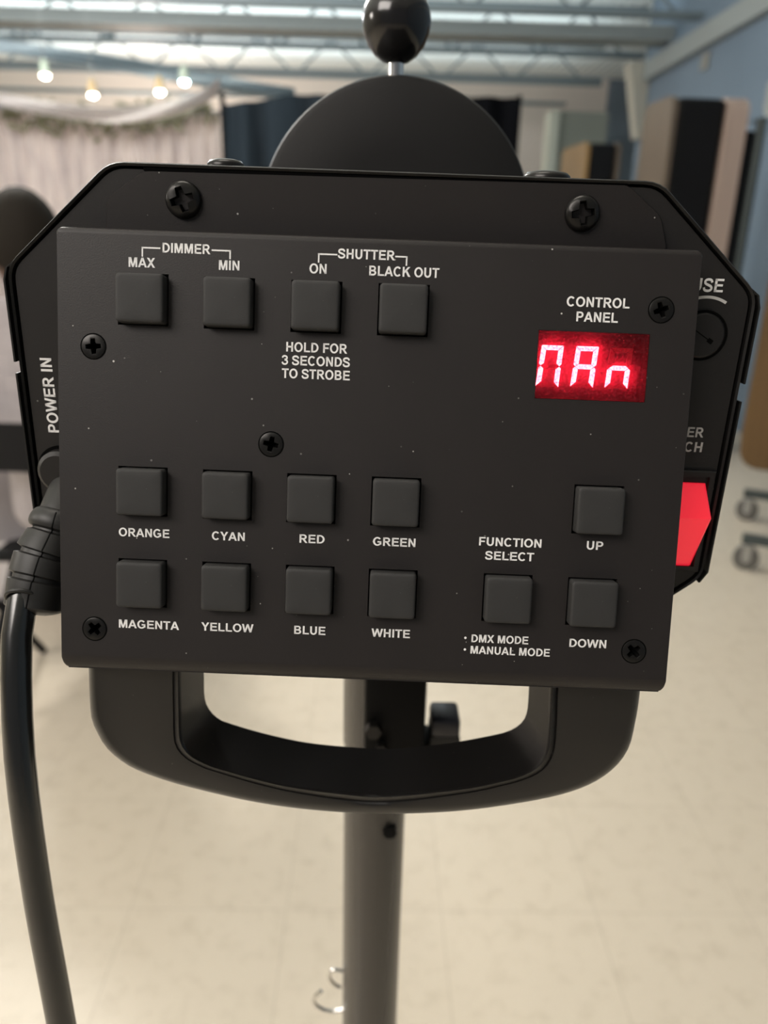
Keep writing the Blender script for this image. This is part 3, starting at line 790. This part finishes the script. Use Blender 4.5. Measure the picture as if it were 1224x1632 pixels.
def screw(name, parent, u, v, w, r, ang, pan=False):
    """phillips head with a real cross-shaped recess"""
    bm = bmesh.new()
    cr = phillips(bm, r, w, ang, 0)
    n = len(cr)
    hd_h = r*.42 if pan else 0.00012
    if pan: prof = [(1.0, 0), (1.0, .30), (.93, .62), (.80, .86)]; ztop = 1.0
    else: prof = [(1.0, -.3), (1.0, 0.55), (.965, 1.0)]; ztop = 1.0
    angs = [math.atan2(y, x) for x, y in cr]
    seg = n*4
    def circ(rad, z):
        pts = []
        for i in range(n):
            a0 = angs[i]; a1 = angs[(i + 1) % n]
            if a1 < a0: a1 += 2*PI
            for k in range(4):
                a = a0 + (a1 - a0)*k/4; pts.append(Vector((rad*math.cos(a), rad*math.sin(a), z)))
        return pts
    def cross(sc, z):
        pts = []
        for i in range(n):
            p, q = cr[i], cr[(i + 1) % n]
            for k in range(4):
                f = k/4; pts.append(Vector(((p[0] + (q[0] - p[0])*f)*sc, (p[1] + (q[1] - p[1])*f)*sc, z)))
        return pts
    rings = [circ(r*a, hd_h*b) for a, b in prof]
    rings += [cross(1.08, hd_h*ztop), cross(1.0, hd_h*ztop - r*.05), cross(.80, hd_h*ztop - r*.55), cross(.35, hd_h*ztop - r*1.1)]
    loft(bm, rings, cap0=False, cap1=True)
    for f in bm.faces:  # shade at the bottom of the cross pit put in as black
        if all(v_.co.z < hd_h*ztop - r*.04 for v_ in f.verts) and f.calc_center_median().length < r*.62 + r*1.2: f.material_index = 1 if f.calc_center_median().xy.length < r*.6 and f.calc_center_median().z < hd_h*ztop - r*.2 else 0
    o = obj(name, bm, [M_SCREW, M_VOID], parent, 40); o.location = (u, v, w); return o
for (px, py, r, a) in ((290, 318, 26, .3), (930, 340, 25, .15)):
    u, v = luv(px, py, .003); screw('screw', plate, u, v, .0012, r/FPX*(PLY*1.03), a, True)
for (px, py, hwid) in ((352, 257, 25), (880, 274, 32)):
    u, v = luv(px, py); rr = hwid/FPX*.24
    b = lathe([(rr, 0), (rr, .0008), (rr*.85, .0016), (rr*.5, .0020), (0, .0021)], 28)
    o = obj('cover_screw', b, M_SCREW, shell, 50); o.location = (u, half[0][1], -rr*1.2); o.rotation_euler = (-PI/2, 0, 0)
# --- printing on the plate
def label_text(name, parent, rows, frame, w=.0001, m=M_INK):
    bm = bmesh.new()
    for s, a, b, cap in rows:
        (x0, y0), (x1, y1) = frame(*a), frame(*b); y = (y0 + y1)/2
        add_text(bm, s, x0, x1, y, cap, w)
    return obj(name, bm, m, parent)
capL = lambda px: px/FPX*PLY*1.06
bm = bmesh.new(); add_text(bm, 'POWER IN', 0, 1, 0, 1, 0)
(x0, y0), (x1, y1) = luv(95.5, 690), luv(81.5, 570)
Ld = math.hypot(x1 - x0, y1 - y0); an = math.atan2(y1 - y0, x1 - x0); cp = capL(17.5)
for v in bm.verts:
    x, y = v.co.x*Ld, v.co.y*cp; v.co = (x0 + x*math.cos(an) - y*math.sin(an), y0 + x*math.sin(an) + y*math.cos(an), .0001)
obj('printed_label', bm, M_INK, plate)
label_text('printed_label', plate, [('FUSE', (1086, 463.5), (1151, 466), capL(18.5))], luv)
label_text('printed_label', plate, [('POWER', (1046, 694.5), (1119.5, 697), capL(15.5)), ('SWITCH', (1036, 717.5), (1118.5, 720.5), capL(15.5))], luv, m=M_INK2)
# fuse holder with its cap and a white printed arc
fu = luv(1118.0, 534.5); fr = 35/FPX*.245
fh = obj('fuse_holder', lathe([(fr*1.0, 0), (fr*1.0, .0004), (fr*.93, .0004), (fr*.92, -.0015), (fr*.88, -.0015), (fr*.87, .0006), (fr*.80, .0010), (0, .0010)], 40), M_PLATE, FS, 35)
fh.matrix_local = L_L @ Matrix.Translation((fu[0], fu[1], 0))
bm = bmesh.new(); loft(bm, [[Vector((fr*math.cos(2*PI*k/40)*s, fr*math.sin(2*PI*k/40)*s, .00055)) for k in range(40)] for s in (.985, .90)], cap0=False, cap1=False)
obj('holder_groove', bm, M_VOID, fh)
sl = bmesh.new(); add_box(sl, (-fr*.78, -.00012, .0009), (fr*.30, .00012, .00108)); add_box(sl, (fr*.26, -.0006, .0009), (fr*.48, .0006, .0011))
so = obj('cap_slot', sl, M_VOID, fh); so.rotation_euler = (0, 0, math.radians(-32))
bm = bmesh.new()
for q in ring(0, 0, fr*1.52, fr*1.52, fr*1.41, fr*1.41, 60, 118, 24): bm.faces.new([bm.verts.new((x, y, .0001)) for x, y in q])
obj('printed_arc', bm, M_INK2, fh)
# power switch
s0, s1 = luv(1040, 745), luv(1141, 750); sbt = luv(1110, 906)
sw = bmesh.new()
xa, xb, ya, yb = s1[0] - .0235, s1[0], sbt[1] - .0008, s1[1]
loft(sw, [[Vector((x, y, w)) for x, y in ((xa + i, ya + i), (xb - i, ya + i), (xb - i, yb - i), (xa + i, yb - i))] for i, w in ((0, 0), (0, .0008), (.0004, .0012), (.0018, .0012), (.0020, -.0005))], cap0=False, cap1=True)
swo = obj('power_switch', sw, M_PLATE, FS, None, L_L)
rx1 = luv(1123, 772)[0]
ym = luv(1125, 818, .004)[1]; yt = luv(1120, 770)[1]; ybt = luv(1103, 902)[1]
prof = [(yt, .0008), (ym, .0092), (ybt, .0005), (ybt, -.002), (yt, -.002)]
bm = bmesh.new(); loft(bm, [[Vector((rx1 - .017, y, w)) for y, w in prof], [Vector((rx1 - .0006, y, w)) for y, w in prof], [Vector((rx1, y*1.0, w - .0005)) for y, w in prof]])
obj('rocker', bm, M_ROCKER, swo)
# power inlet seen left of the panel
iu = luv(101, 748); ir = .0075
io = obj('power_inlet', lathe([(ir, 0), (ir, .0002), (ir*.93, .0002), (ir*.92, -.002), (ir*.86, -.002), (ir*.85, .003), (ir*.7, .004), (0, .004)], 36), M_PLATE, FS, 35)
io.matrix_local = L_L @ Matrix.Translation((iu[0], iu[1], 0))
bm = bmesh.new(); loft(bm, [[Vector((ir*math.cos(2*PI*k/40)*s, ir*math.sin(2*PI*k/40)*s, .0003)) for k in range(40)] for s in (.99, .87)], cap0=False, cap1=False)
obj('inlet_groove', bm, M_VOID, io)

# --- control panel
HOLES = {'max': ((186, 433.5), (270, 521)), 'min': ((323.7, 440), (407, 527)), 'on': ((462.3, 445.5), (545.5, 532.5)), 'black_out': ((601.5, 451), (683.5, 537.5)),
 'orange': ((187, 742), (268.5, 824)), 'cyan': ((321.8, 748), (402.8, 829.5)), 'red': ((456, 754.5), (536, 835)), 'green': ((590.5, 759.5), (670.5, 840.5)),
 'magenta': ((187, 889), (267.8, 969)), 'yellow': ((320.3, 894), (401, 975)), 'blue': ((454, 899.5), (532.5, 979.5)), 'white': ((586.5, 905.5), (664, 986)),
 'function': ((768.2, 913), (847.5, 993.5)), 'up': ((911.5, 771.5), (993.5, 854)), 'down': ((901.5, 919), (982.5, 1000))}
rects = []
for k, (a, b) in HOLES.items():
    (u0, v1), (u1, v0) = puv(*a), puv(*b); c = ((u0 + u1)/2, (v0 + v1)/2); s = .00662
    rects.append((c[0] - s, c[0] + s, c[1] - s, c[1] + s))
d0, d1, d2, d3 = puv(859.2, 526), puv(1035.7, 532.5), puv(1027.8, 641.4), puv(851.4, 635)
DW = ((d0[0] + d3[0])/2, (d1[0] + d2[0])/2, (d2[1] + d3[1])/2, (d0[1] + d1[1])/2)
rects.append(DW)
N_BTN = len(rects) - 1
PSCREWS = ((149, 552, .08), (432, 708, -.2), (151, 1002, .72), (1010, 1038, .75), (1054, 494, .35))
for px, py, a in PSCREWS:
    u, v = puv(px, py); rects.append((u - .0020, u + .0020, v - .0020, v + .0020))
tl, tr, brr, bl = puv(93, 362), puv(1116, 400), puv(1058, 1106), puv(103, 1066)
x0, x1, y0, y1 = (tl[0] + bl[0])/2 - .0008, (tr[0] + brr[0])/2 + .0006, (bl[1] + brr[1])/2 - .0003, (tl[1] + tr[1])/2 + .0005
bm = bmesh.new()
ins = .0018
INB = .0046
gx0, gx1, gy0, gy1 = x0 + ins, x1 - ins, y0 + INB, y1 - ins
us = sorted({gx0, gx1} | {r[0] for r in rects} | {r[1] for r in rects}); vs_ = sorted({gy0, gy1} | {r[2] for r in rects} | {r[3] for r in rects})
vt = {}
def gv(i, j):
    if (i, j) not in vt: vt[(i, j)] = bm.verts.new((us[i], vs_[j], 0))
    return vt[(i, j)]
for i in range(len(us) - 1):
    for j in range(len(vs_) - 1):
        cu, cv = (us[i] + us[i + 1])/2, (vs_[j] + vs_[j + 1])/2
        if any(r[0] < cu < r[1] and r[2] < cv < r[3] for r in rects): continue
        bm.faces.new((gv(i, j), gv(i + 1, j), gv(i + 1, j + 1), gv(i, j + 1)))
for r in rects:                                                   # hole walls, one sheet thick
    P = [(r[0], r[2]), (r[1], r[2]), (r[1], r[3]), (r[0], r[3])]
    loft(bm, [[Vector((x, y, 0)) for x, y in P], [Vector((x, y, -.0015)) for x, y in P]], cap0=False, cap1=False)
pcx, pcy, phw, phh = (x0 + x1)/2, (y0 + y1)/2, (x1 - x0)/2, (y1 - y0)/2
def edge_ring(ix, iy, ib, r, w):
    out = []
    for q in rrect(phw - ix, phh, r, w, 5):
        if q.y > 0: yy = q.y - iy
        else: yy = -phh + ib + (q.y + phh)
        out.append(Vector((q.x + pcx, yy + pcy, w)))
    return out
loft(bm, [edge_ring(ins, ins, INB, 1e-5, 0), edge_ring(.0002, .0013, .0042, .0010, 0), edge_ring(0, .0005, .0026, .0012, -.0004), edge_ring(0, .0001, .0011, .0014, -.0012), edge_ring(0, 0, .0003, .0014, -.0022), edge_ring(.0015, .0015, .0015, .001, -.0022)], cap0=False, cap1=False)
# top and bottom folds running back to the plate
tilt = math.asin(max(-1, min(1, PN.dot(FZa))))
add_box(bm, (x0 + .004, y1 - .0016, -.009), (x1 - .004, y1 - .0004, -.002))
add_box(bm, (x0 + .0012, y0 + .0001, -.030), (x1 - .0012, y0 + .0012, -.0021))
panel = obj('control_panel', bm, M_PANEL, FS, 30, L_P)
bm = bmesh.new(); add_box(bm, (x0 + .006, y0 + .004, -.0062), (x1 - .006, y1 - .004, -.0052)); obj('dark_hole_backing', bm, M_VOID, panel)  # unseen black sheet added to keep the button holes dark
# push buttons
def button_bm():
    bm = bmesh.new()
    loft(bm, [rrect(.0062, .0062, .0006, -.0045), rrect(.0062, .0062, .0009, .0026), rrect(.00614, .00614, .0009, .00300), rrect(.00598, .00598, .0009, .00328), rrect(.00572, .00572, .0009, .00342), rrect(.0053, .0053, .0009, .00348), rrect(.0040, .0040, .0009, .00355), rrect(.0020, .0020, .0006, .00360), rrect(.0004, .0004, .0001, .00361)], cap0=True, cap1=True)
    return bm
btn = None
for r in rects[:N_BTN]:
    c = ((r[0] + r[1])/2, (r[2] + r[3])/2, 0)
    if btn is None:
        btn = obj('push_button', button_bm(), M_RUBBER, panel, 75); o = btn
    else:
        o = btn.copy(); COL.objects.link(o); o.parent = panel
    o.location = c
# panel screws (flush)
for (px, py, a) in PSCREWS:
    u, v = puv(px, py)
    o = screw('panel_screw', panel, u, v, .00006, .0031, a)
    b = bmesh.new(); loft(b, [[Vector((.00345*s*math.cos(2*PI*k/40), .00345*s*math.sin(2*PI*k/40), .00004)) for k in range(40)] for s in (1, .9)], cap0=False, cap1=False)
    g = obj('countersink_ring', b, M_VOID, panel); g.location = (u, v, 0)
# printing on the panel
capP = lambda px: px*.165/1000
def ptext(rows):
    return label_text('printed_label', panel, rows, puv, .00008)
def line_rows(segs, th):
    bm = bmesh.new()
    for (a, b) in segs:
        (xa, ya), (xb, yb) = puv(*a), puv(*b); h = th/2
        if abs(xb - xa) > abs(yb - ya): y = (ya + yb)/2; P = [(xa - h, y - h), (xb + h, y - h), (xb + h, y + h), (xa - h, y + h)]
        else: x = (xa + xb)/2; P = [(x - h, ya - h), (x + h, ya - h), (x + h, yb + h), (x - h, yb + h)]
        bm.faces.new([bm.verts.new((x, y, .00008)) for x, y in P])
    o = obj('printed_bracket', bm, M_INK, panel); return o
ptext([('DIMMER', (258.6, 402.6), (334.7, 405.2), capP(14.8))])
ptext([('MAX', (204.7, 425.2), (246.5, 427), capP(14.8))]); ptext([('MIN', (348.5, 430.2), (382.2, 431.2), capP(14.8))])
line_rows([((227, 408), (227, 394.6)), ((227, 394.8), (254.5, 395.6)), ((338.5, 399), (366.8, 399.8)), ((366.8, 412), (366.8, 399.8))], capP(2.3))
ptext([('SHUTTER', (538.7, 412), (628.6, 414.9), capP(14.8))])
ptext([('ON', (493.2, 435.6), (521, 436.6), capP(15))]); ptext([('BLACK OUT', (587.6, 439.2), (699.3, 443), capP(15))])
line_rows([((508, 417.5), (508, 405)), ((508, 405), (536.5, 405.9)), ((631, 409), (648, 409.6)), ((648, 422.5), (648, 409.6))], capP(2.3))
ptext([('HOLD FOR', (455.5, 560.8), (552.7, 563.2), capP(15)), ('3 SECONDS', (449.6, 581.7), (557.4, 584.8), capP(15)), ('TO STROBE', (449.6, 602.7), (557.2, 605.9), capP(15))])
for s, a, b in (('ORANGE', (189.6, 854.8), (270, 857)), ('CYAN', (337.8, 860.6), (390.8, 862)), ('RED', (476.6, 865), (517.2, 866.3)), ('GREEN', (594.4, 869.6), (662.6, 871.6)),
                ('MAGENTA', (189.2, 1000.4), (284.8, 1003.6)), ('YELLOW', (321.6, 1005.2), (403.2, 1007.6)), ('BLUE', (468.2, 1010.4), (518.4, 1011.8)), ('WHITE', (592.6, 1014.8), (653, 1016.8)),
                ('UP', (934, 875.6), (960.8, 876.6)), ('DOWN', (906.4, 1031.2), (966.4, 1032.8))):
    ptext([(s, a, b, capP(14))])
ptext([('FUNCTION', (762.6, 869.6), (863.2, 872.6), capP(14)), ('SELECT', (773, 892), (850.2, 894.2), capP(14))])
ptext([('CONTROL', (902.8, 488.2), (1002.6, 491.6), capP(15.2)), ('PANEL', (917.4, 512.2), (984, 514.6), capP(15.2))])
lt = bmesh.new()
for s, a, b, bu in (('DMX MODE', (750.6, 1024), (841.6, 1026.2), (741.6, 1016.4)), ('MANUAL MODE', (749.2, 1041.6), (875.8, 1046.4), (740.8, 1035))):
    (xa, ya), (xb, yb) = puv(*a), puv(*b); add_text(lt, s, xa, xb, (ya + yb)/2, capP(13.2), .00008)
    bu = puv(*bu); lt.faces.new([lt.verts.new((bu[0] + .00034*math.cos(q*PI/8), bu[1] + .00034*math.sin(q*PI/8), .00008)) for q in range(16)])
obj('printed_label', lt, M_INK, panel)

# --- red digit display
dcx, dcy, dhw, dhh = (DW[0] + DW[1])/2, (DW[2] + DW[3])/2, (DW[1] - DW[0])/2, (DW[3] - DW[2])/2
bm = bmesh.new()
loft(bm, [rrect(dhw - .0001, dhh - .0001, .0002, -.0001, 2), rrect(dhw - .0001, dhh - .0001, .0002, -.0040, 2)], cap0=False, cap1=True)
dis = obj('display', bm, M_LEDBACK, FS, None, L_P @ Matrix.Translation((dcx, dcy, 0)))
obj('display_window', box((-dhw + .0001, -dhh + .0001, -.0004), (dhw - .0001, dhh - .0001, .0002), .00012), M_PANE, dis)
WS = -.0016
def dq(px, py):
    u, v = puv(px, py, WS); return Vector((u - dcx, v - dcy))
def c3(x, y): return dq(820 + x/5.1, 460 + y/5.1)
DIG = [((225, 457), (402, 464), (355, 802), (172, 790), 'fbec a'), ((507, 466), (687, 472), (636, 806), (453, 796), 'fbec a g'), ((783, 478), (967, 486), (916, 814), (733, 806), 'e c g')]
ON = ['abcef', 'abcefg', 'ceg']
SEGN = {'a': ((0, 1), (1, 1)), 'b': ((1, 1), (1, .5)), 'c': ((1, .5), (1, 0)), 'd': ((0, 0), (1, 0)), 'e': ((0, .5), (0, 0)), 'f': ((0, 1), (0, .5)), 'g': ((0, .5), (1, .5))}
for (a, b, c, d, _), on in zip(DIG, ON):
    A, B, C_, D = c3(*a), c3(*b), c3(*c), c3(*d)
    th = .00122
    # inset the quad so that the outer edge of the strokes meets the measured corners
    def qp(x, y):
        ww = (B - A).length; hh = (D - A).length
        x2 = (th/2/ww) + x*(1 - th/ww); y2 = (th/2/hh) + y*(1 - th/hh)
        return (D*(1 - x2) + C_*x2)*(1 - y2) + (A*(1 - x2) + B*x2)*y2
    ww = (B - A).length; hh = (D - A).length
    tx, ty = th/ww, th/hh; gx, gy = .00011/ww, .00011/hh
    def Q(x, y): return (D*(1 - x) + C_*x)*(1 - y) + (A*(1 - x) + B*x)*y
    m_, hy_ = .5, ty/2
    SH = {'a': [(gx, 1), (1 - gx, 1), (1 - tx - gx, 1 - ty), (tx + gx, 1 - ty)],
          'd': [(gx, 0), (1 - gx, 0), (1 - tx - gx, ty), (tx + gx, ty)],
          'g': [(gx + tx*.35, m_), (tx + gx, m_ + hy_), (1 - tx - gx, m_ + hy_), (1 - gx - tx*.35, m_), (1 - tx - gx, m_ - hy_), (tx + gx, m_ - hy_)],
          'f': [(0, 1 - gy), (tx, 1 - ty - gy), (tx, m_ + hy_ + gy), (tx*.35, m_ + gy), (0, m_ + hy_*.7 + gy)],
          'e': [(0, gy), (tx, ty + gy), (tx, m_ - hy_ - gy), (tx*.35, m_ - gy), (0, m_ - hy_*.7 - gy)]}
    SH['b'] = [(1 - x, y) for x, y in SH['f']]; SH['c'] = [(1 - x, y) for x, y in SH['e']]
    for s in 'abcdefg':
        P = [Q(x, y) for x, y in SH[s]]
        bm = bmesh.new(); loft(bm, [[Vector((v.x, v.y, WS - .0004)) for v in P], [Vector((v.x, v.y, WS)) for v in P]])
        o = obj('segment', bm, M_SEG_ON if s in on else M_SEG_OFF, dis)
        o['label'] = 'glowing red digit stroke' if s in on else 'unlit digit stroke'

# --- carry handle
YH = (p_world(600, 1090) - CAM).dot(FYa) + .008
HB = YH + .026
OUTER = [(141, 985), (141.5, 1070), (145, 1140), (153, 1163), (166, 1187), (186, 1207), (212, 1224), (250, 1239), (300, 1254), (400, 1277), (500, 1291), (612, 1297), (736, 1292), (855, 1275), (926, 1256), (973, 1229), (1001, 1194), (1013, 1148), (1019.5, 1106), (1030, 1010)]
INNER = [(289, 985), (289.5, 1075), (290, 1130), (291, 1172), (297, 1190), (310, 1204), (328, 1214), (352, 1223), (450, 1248), (550, 1261), (618, 1264.5), (736, 1254), (790, 1244), (822, 1236), (848, 1224), (863, 1208), (871, 1185), (874, 1140), (875, 1100), (881, 1000)]
INBACK = [(322, 985), (325, 1075), (325.5, 1105), (328, 1120), (335, 1133), (345, 1143), (360, 1151), (425, 1170), (500, 1185), (600, 1193), (660, 1191), (725, 1183), (784, 1172), (808, 1166), (824, 1158), (835, 1147), (840, 1134), (842, 1115), (843, 1094), (848, 1000)]
def hloc(px, py, y):
    return IV @ f_world(px, py, y)
N = 90
s2 = lambda P, n: [(v.x, v.y) for v in spline([(x, y, 0) for x, y in P], n)]
of, inf, inb = s2(OUTER, N), s2(INNER, N), s2(INBACK, N)
mixp = lambda a, b, f: (a[0] + (b[0] - a[0])*f, a[1] + (b[1] - a[1])*f)
rings = []
for a, b, c in zip(of, inf, inb):
    L = math.hypot(a[0] - b[0], a[1] - b[1])
    def fpt(dist, dy): return hloc(*mixp(b, a, dist/L), YH + dy)
    dirv = (a[0] - b[0])/L, (a[1] - b[1])/L
    rr = [fpt(0, .0012), fpt(2.5, -.0002), fpt(6, -.0008), fpt(10, -.0002), fpt(13, .0008), fpt(15, .0004), fpt(L - 12, .0), fpt(L - 5, .0006), fpt(L - 1, .0022), fpt(L, .0045)]
    bk = hloc(*mixp(c, (c[0] + dirv[0]*(L*.86), c[1] + dirv[1]*(L*.86)), 1), HB)
    rr += [bk, hloc(*c, HB)]
    rings.append(rr)
bm = bmesh.new(); loft(bm, rings)
obj('carry_handle', bm, M_PLASTIC, FS, 50)

# --- round housing behind, lever with ball knob
DY = PLY + .115
dc = f_world(629, 363, DY); dr = .1663*DY
M_D = Matrix(((FXa.x, FZa.x, -FYa.x, dc.x), (FXa.y, FZa.y, -FYa.y, dc.y), (FXa.z, FZa.z, -FYa.z, dc.z), (0, 0, 0, 1)))
obj('wheel_housing', lathe([(dr - .002, -.034), (dr, -.032), (dr, -.003), (dr - .0008, -.001), (dr - .003, 0), (dr*.5, .0004), (0, .0004)], 96), M_DISC, FS, 35, IV @ M_D)
KY = DY + .010
kc = IV @ f_world(632, 38, KY); sc = KY/1.156/FPX
kr = 55.5*sc
lev = bmesh.new(); lo = IV @ f_world(630, 140, KY); add_tube(lev, [lo, kc], 13*sc, 20); lv_ = obj('iris_lever', lev, M_STEEL, FS, 40)
kb = lathe([(0, -1.03*kr), (.2*kr, -1.02*kr), (.40*kr, -.95*kr), (.62*kr, -.80*kr), (.82*kr, -.55*kr), (.95*kr, -.25*kr), (1.0*kr, .05*kr), (.96*kr, .35*kr), (.82*kr, .65*kr), (.6*kr, .87*kr), (.3*kr, 1.0*kr), (0, 1.03*kr)], 48)
ko = obj('ball_knob', kb, M_BALL, lv_, 80); ko.location = kc
# mounting bracket under the body
obj('mounting_bracket', box((-.03, -.05, -.003), (.03, .06, .004), .001), M_SHELL, FS)

# ------------------------------------------------------------------ power cable
def cp(px, py, z):                                                # point at camera depth z
    return CAM + ray(px, py)*z
pc = tag(empty('power_cable', (cp(50, 960, .22).x, cp(50, 960, .22).y, 0)), 'black power cable plugged in at the left of the followspot and hanging down', 'cable')
bpy.context.view_layer.update()
IC = Matrix.Translation((-pc.location.x, -pc.location.y, 0))
path = [cp(37, 948, .2182), cp(34, 960, .2168), cp(29, 990, .2158), cp(26, 1040, .2155), cp(26.5, 1110, .2155), cp(30, 1190, .217), cp(38, 1270, .219), cp(51, 1365, .223), cp(66, 1460, .227), cp(82, 1545, .231), cp(98, 1632, .236), cp(117, 1740, .244), cp(136, 1900, .26)]
e = path[-1]
path += [e + Vector((.02, .05, -.18)), e + Vector((.03, .10, -.45)), Vector((e.x + .03, e.y + .14, .25)), Vector((e.x + .02, e.y + .20, .03)), Vector((e.x - .05, e.y + .40, .0045)), Vector((e.x - .5, e.y + .48, .0045))]
bm = bmesh.new(); add_tube(bm, [IC @ p for p in spline(path, 160)], 23.3/FPX*.2165, 24)
obj('cable', bm, M_CABLE, pc, 60)
# plug: tapered nose, collar, ribbed strain relief
def px_r(px, z): return px/FPX*z
ctr = [((114, 740), .2345, 18), ((110, 770), .2315, 27), ((103, 815), .2270, 37), ((102, 824), .2265, 38)]
nose = bmesh.new(); add_tube(nose, [IC @ cp(*c, z) for c, z, r in ctr], [px_r(r, z) for c, z, r in ctr], 28); obj('plug_nose', nose, M_PLUG, pc, 40)
axis_pts = spline([cp(102, 818, .2272), cp(92, 850, .2258), cp(76, 890, .2245), cp(62, 934, .2230), cp(52, 978, .2220)], 60)
n_ = len(axis_pts); rads = []
for i in range(n_):
    f = i/(n_ - 1)
    base_r = (44 + 6*math.sin(PI*min(1, f*1.15)))/FPX*(.2265 + (.2222 - .2265)*f)
    if f < .20: r = base_r*(.86 + .18*math.sin(PI*f/.20)**.5)
    elif f < .235: r = base_r*.80
    elif f < .42: r = base_r*(.92 + .10*(f - .235)/.185)
    elif f < .46: r = base_r*.84
    elif f < .66: r = base_r*1.02
    elif f < .70: r = base_r*.88
    elif f < .93: r = base_r*1.03
    else: r = base_r*(1.03 - .55*((f - .93)/.07)**2)
    rads.append(r)
bm = bmesh.new(); add_tube(bm, [IC @ p for p in axis_pts], rads, 32); plug = obj('plug_body', bm, M_PLUG, pc, 30)
# moulding seam and screw on the plug
bm = bmesh.new()
fr_ = frame_along(axis_pts)
camv = CAM
sp = []
for i in range(3, n_ - 3):
    p, x, y = fr_[i]; v = (camv - p).normalized(); v = (v + c2w(Vector((-.25, 0, 0)))).normalized()
    t_ = (axis_pts[i + 1] - axis_pts[i - 1]).normalized(); v = (v - t_*v.dot(t_)).normalized()
    sp.append(IC @ (p + v*rads[i]*.992))
add_tube(bm, sp, .00022, 6); obj('moulding_seam', bm, M_CLAMP, plug, 50)
lipb = bmesh.new(); q = cp(36, 953, .2168)
tdir = (path[1] - path[0]).normalized(); xx = tdir.cross(Vector((0, 1, 0))).normalized(); yy = tdir.cross(xx)
pts = [IC @ (q + (xx*math.cos(2*PI*k/32) + yy*math.sin(2*PI*k/32))*24.5/FPX*.2168) for k in range(33)]
add_tube(lipb, pts, .0006, 8, False); obj('strain_relief_lip', lipb, M_PLUG, plug, 50)
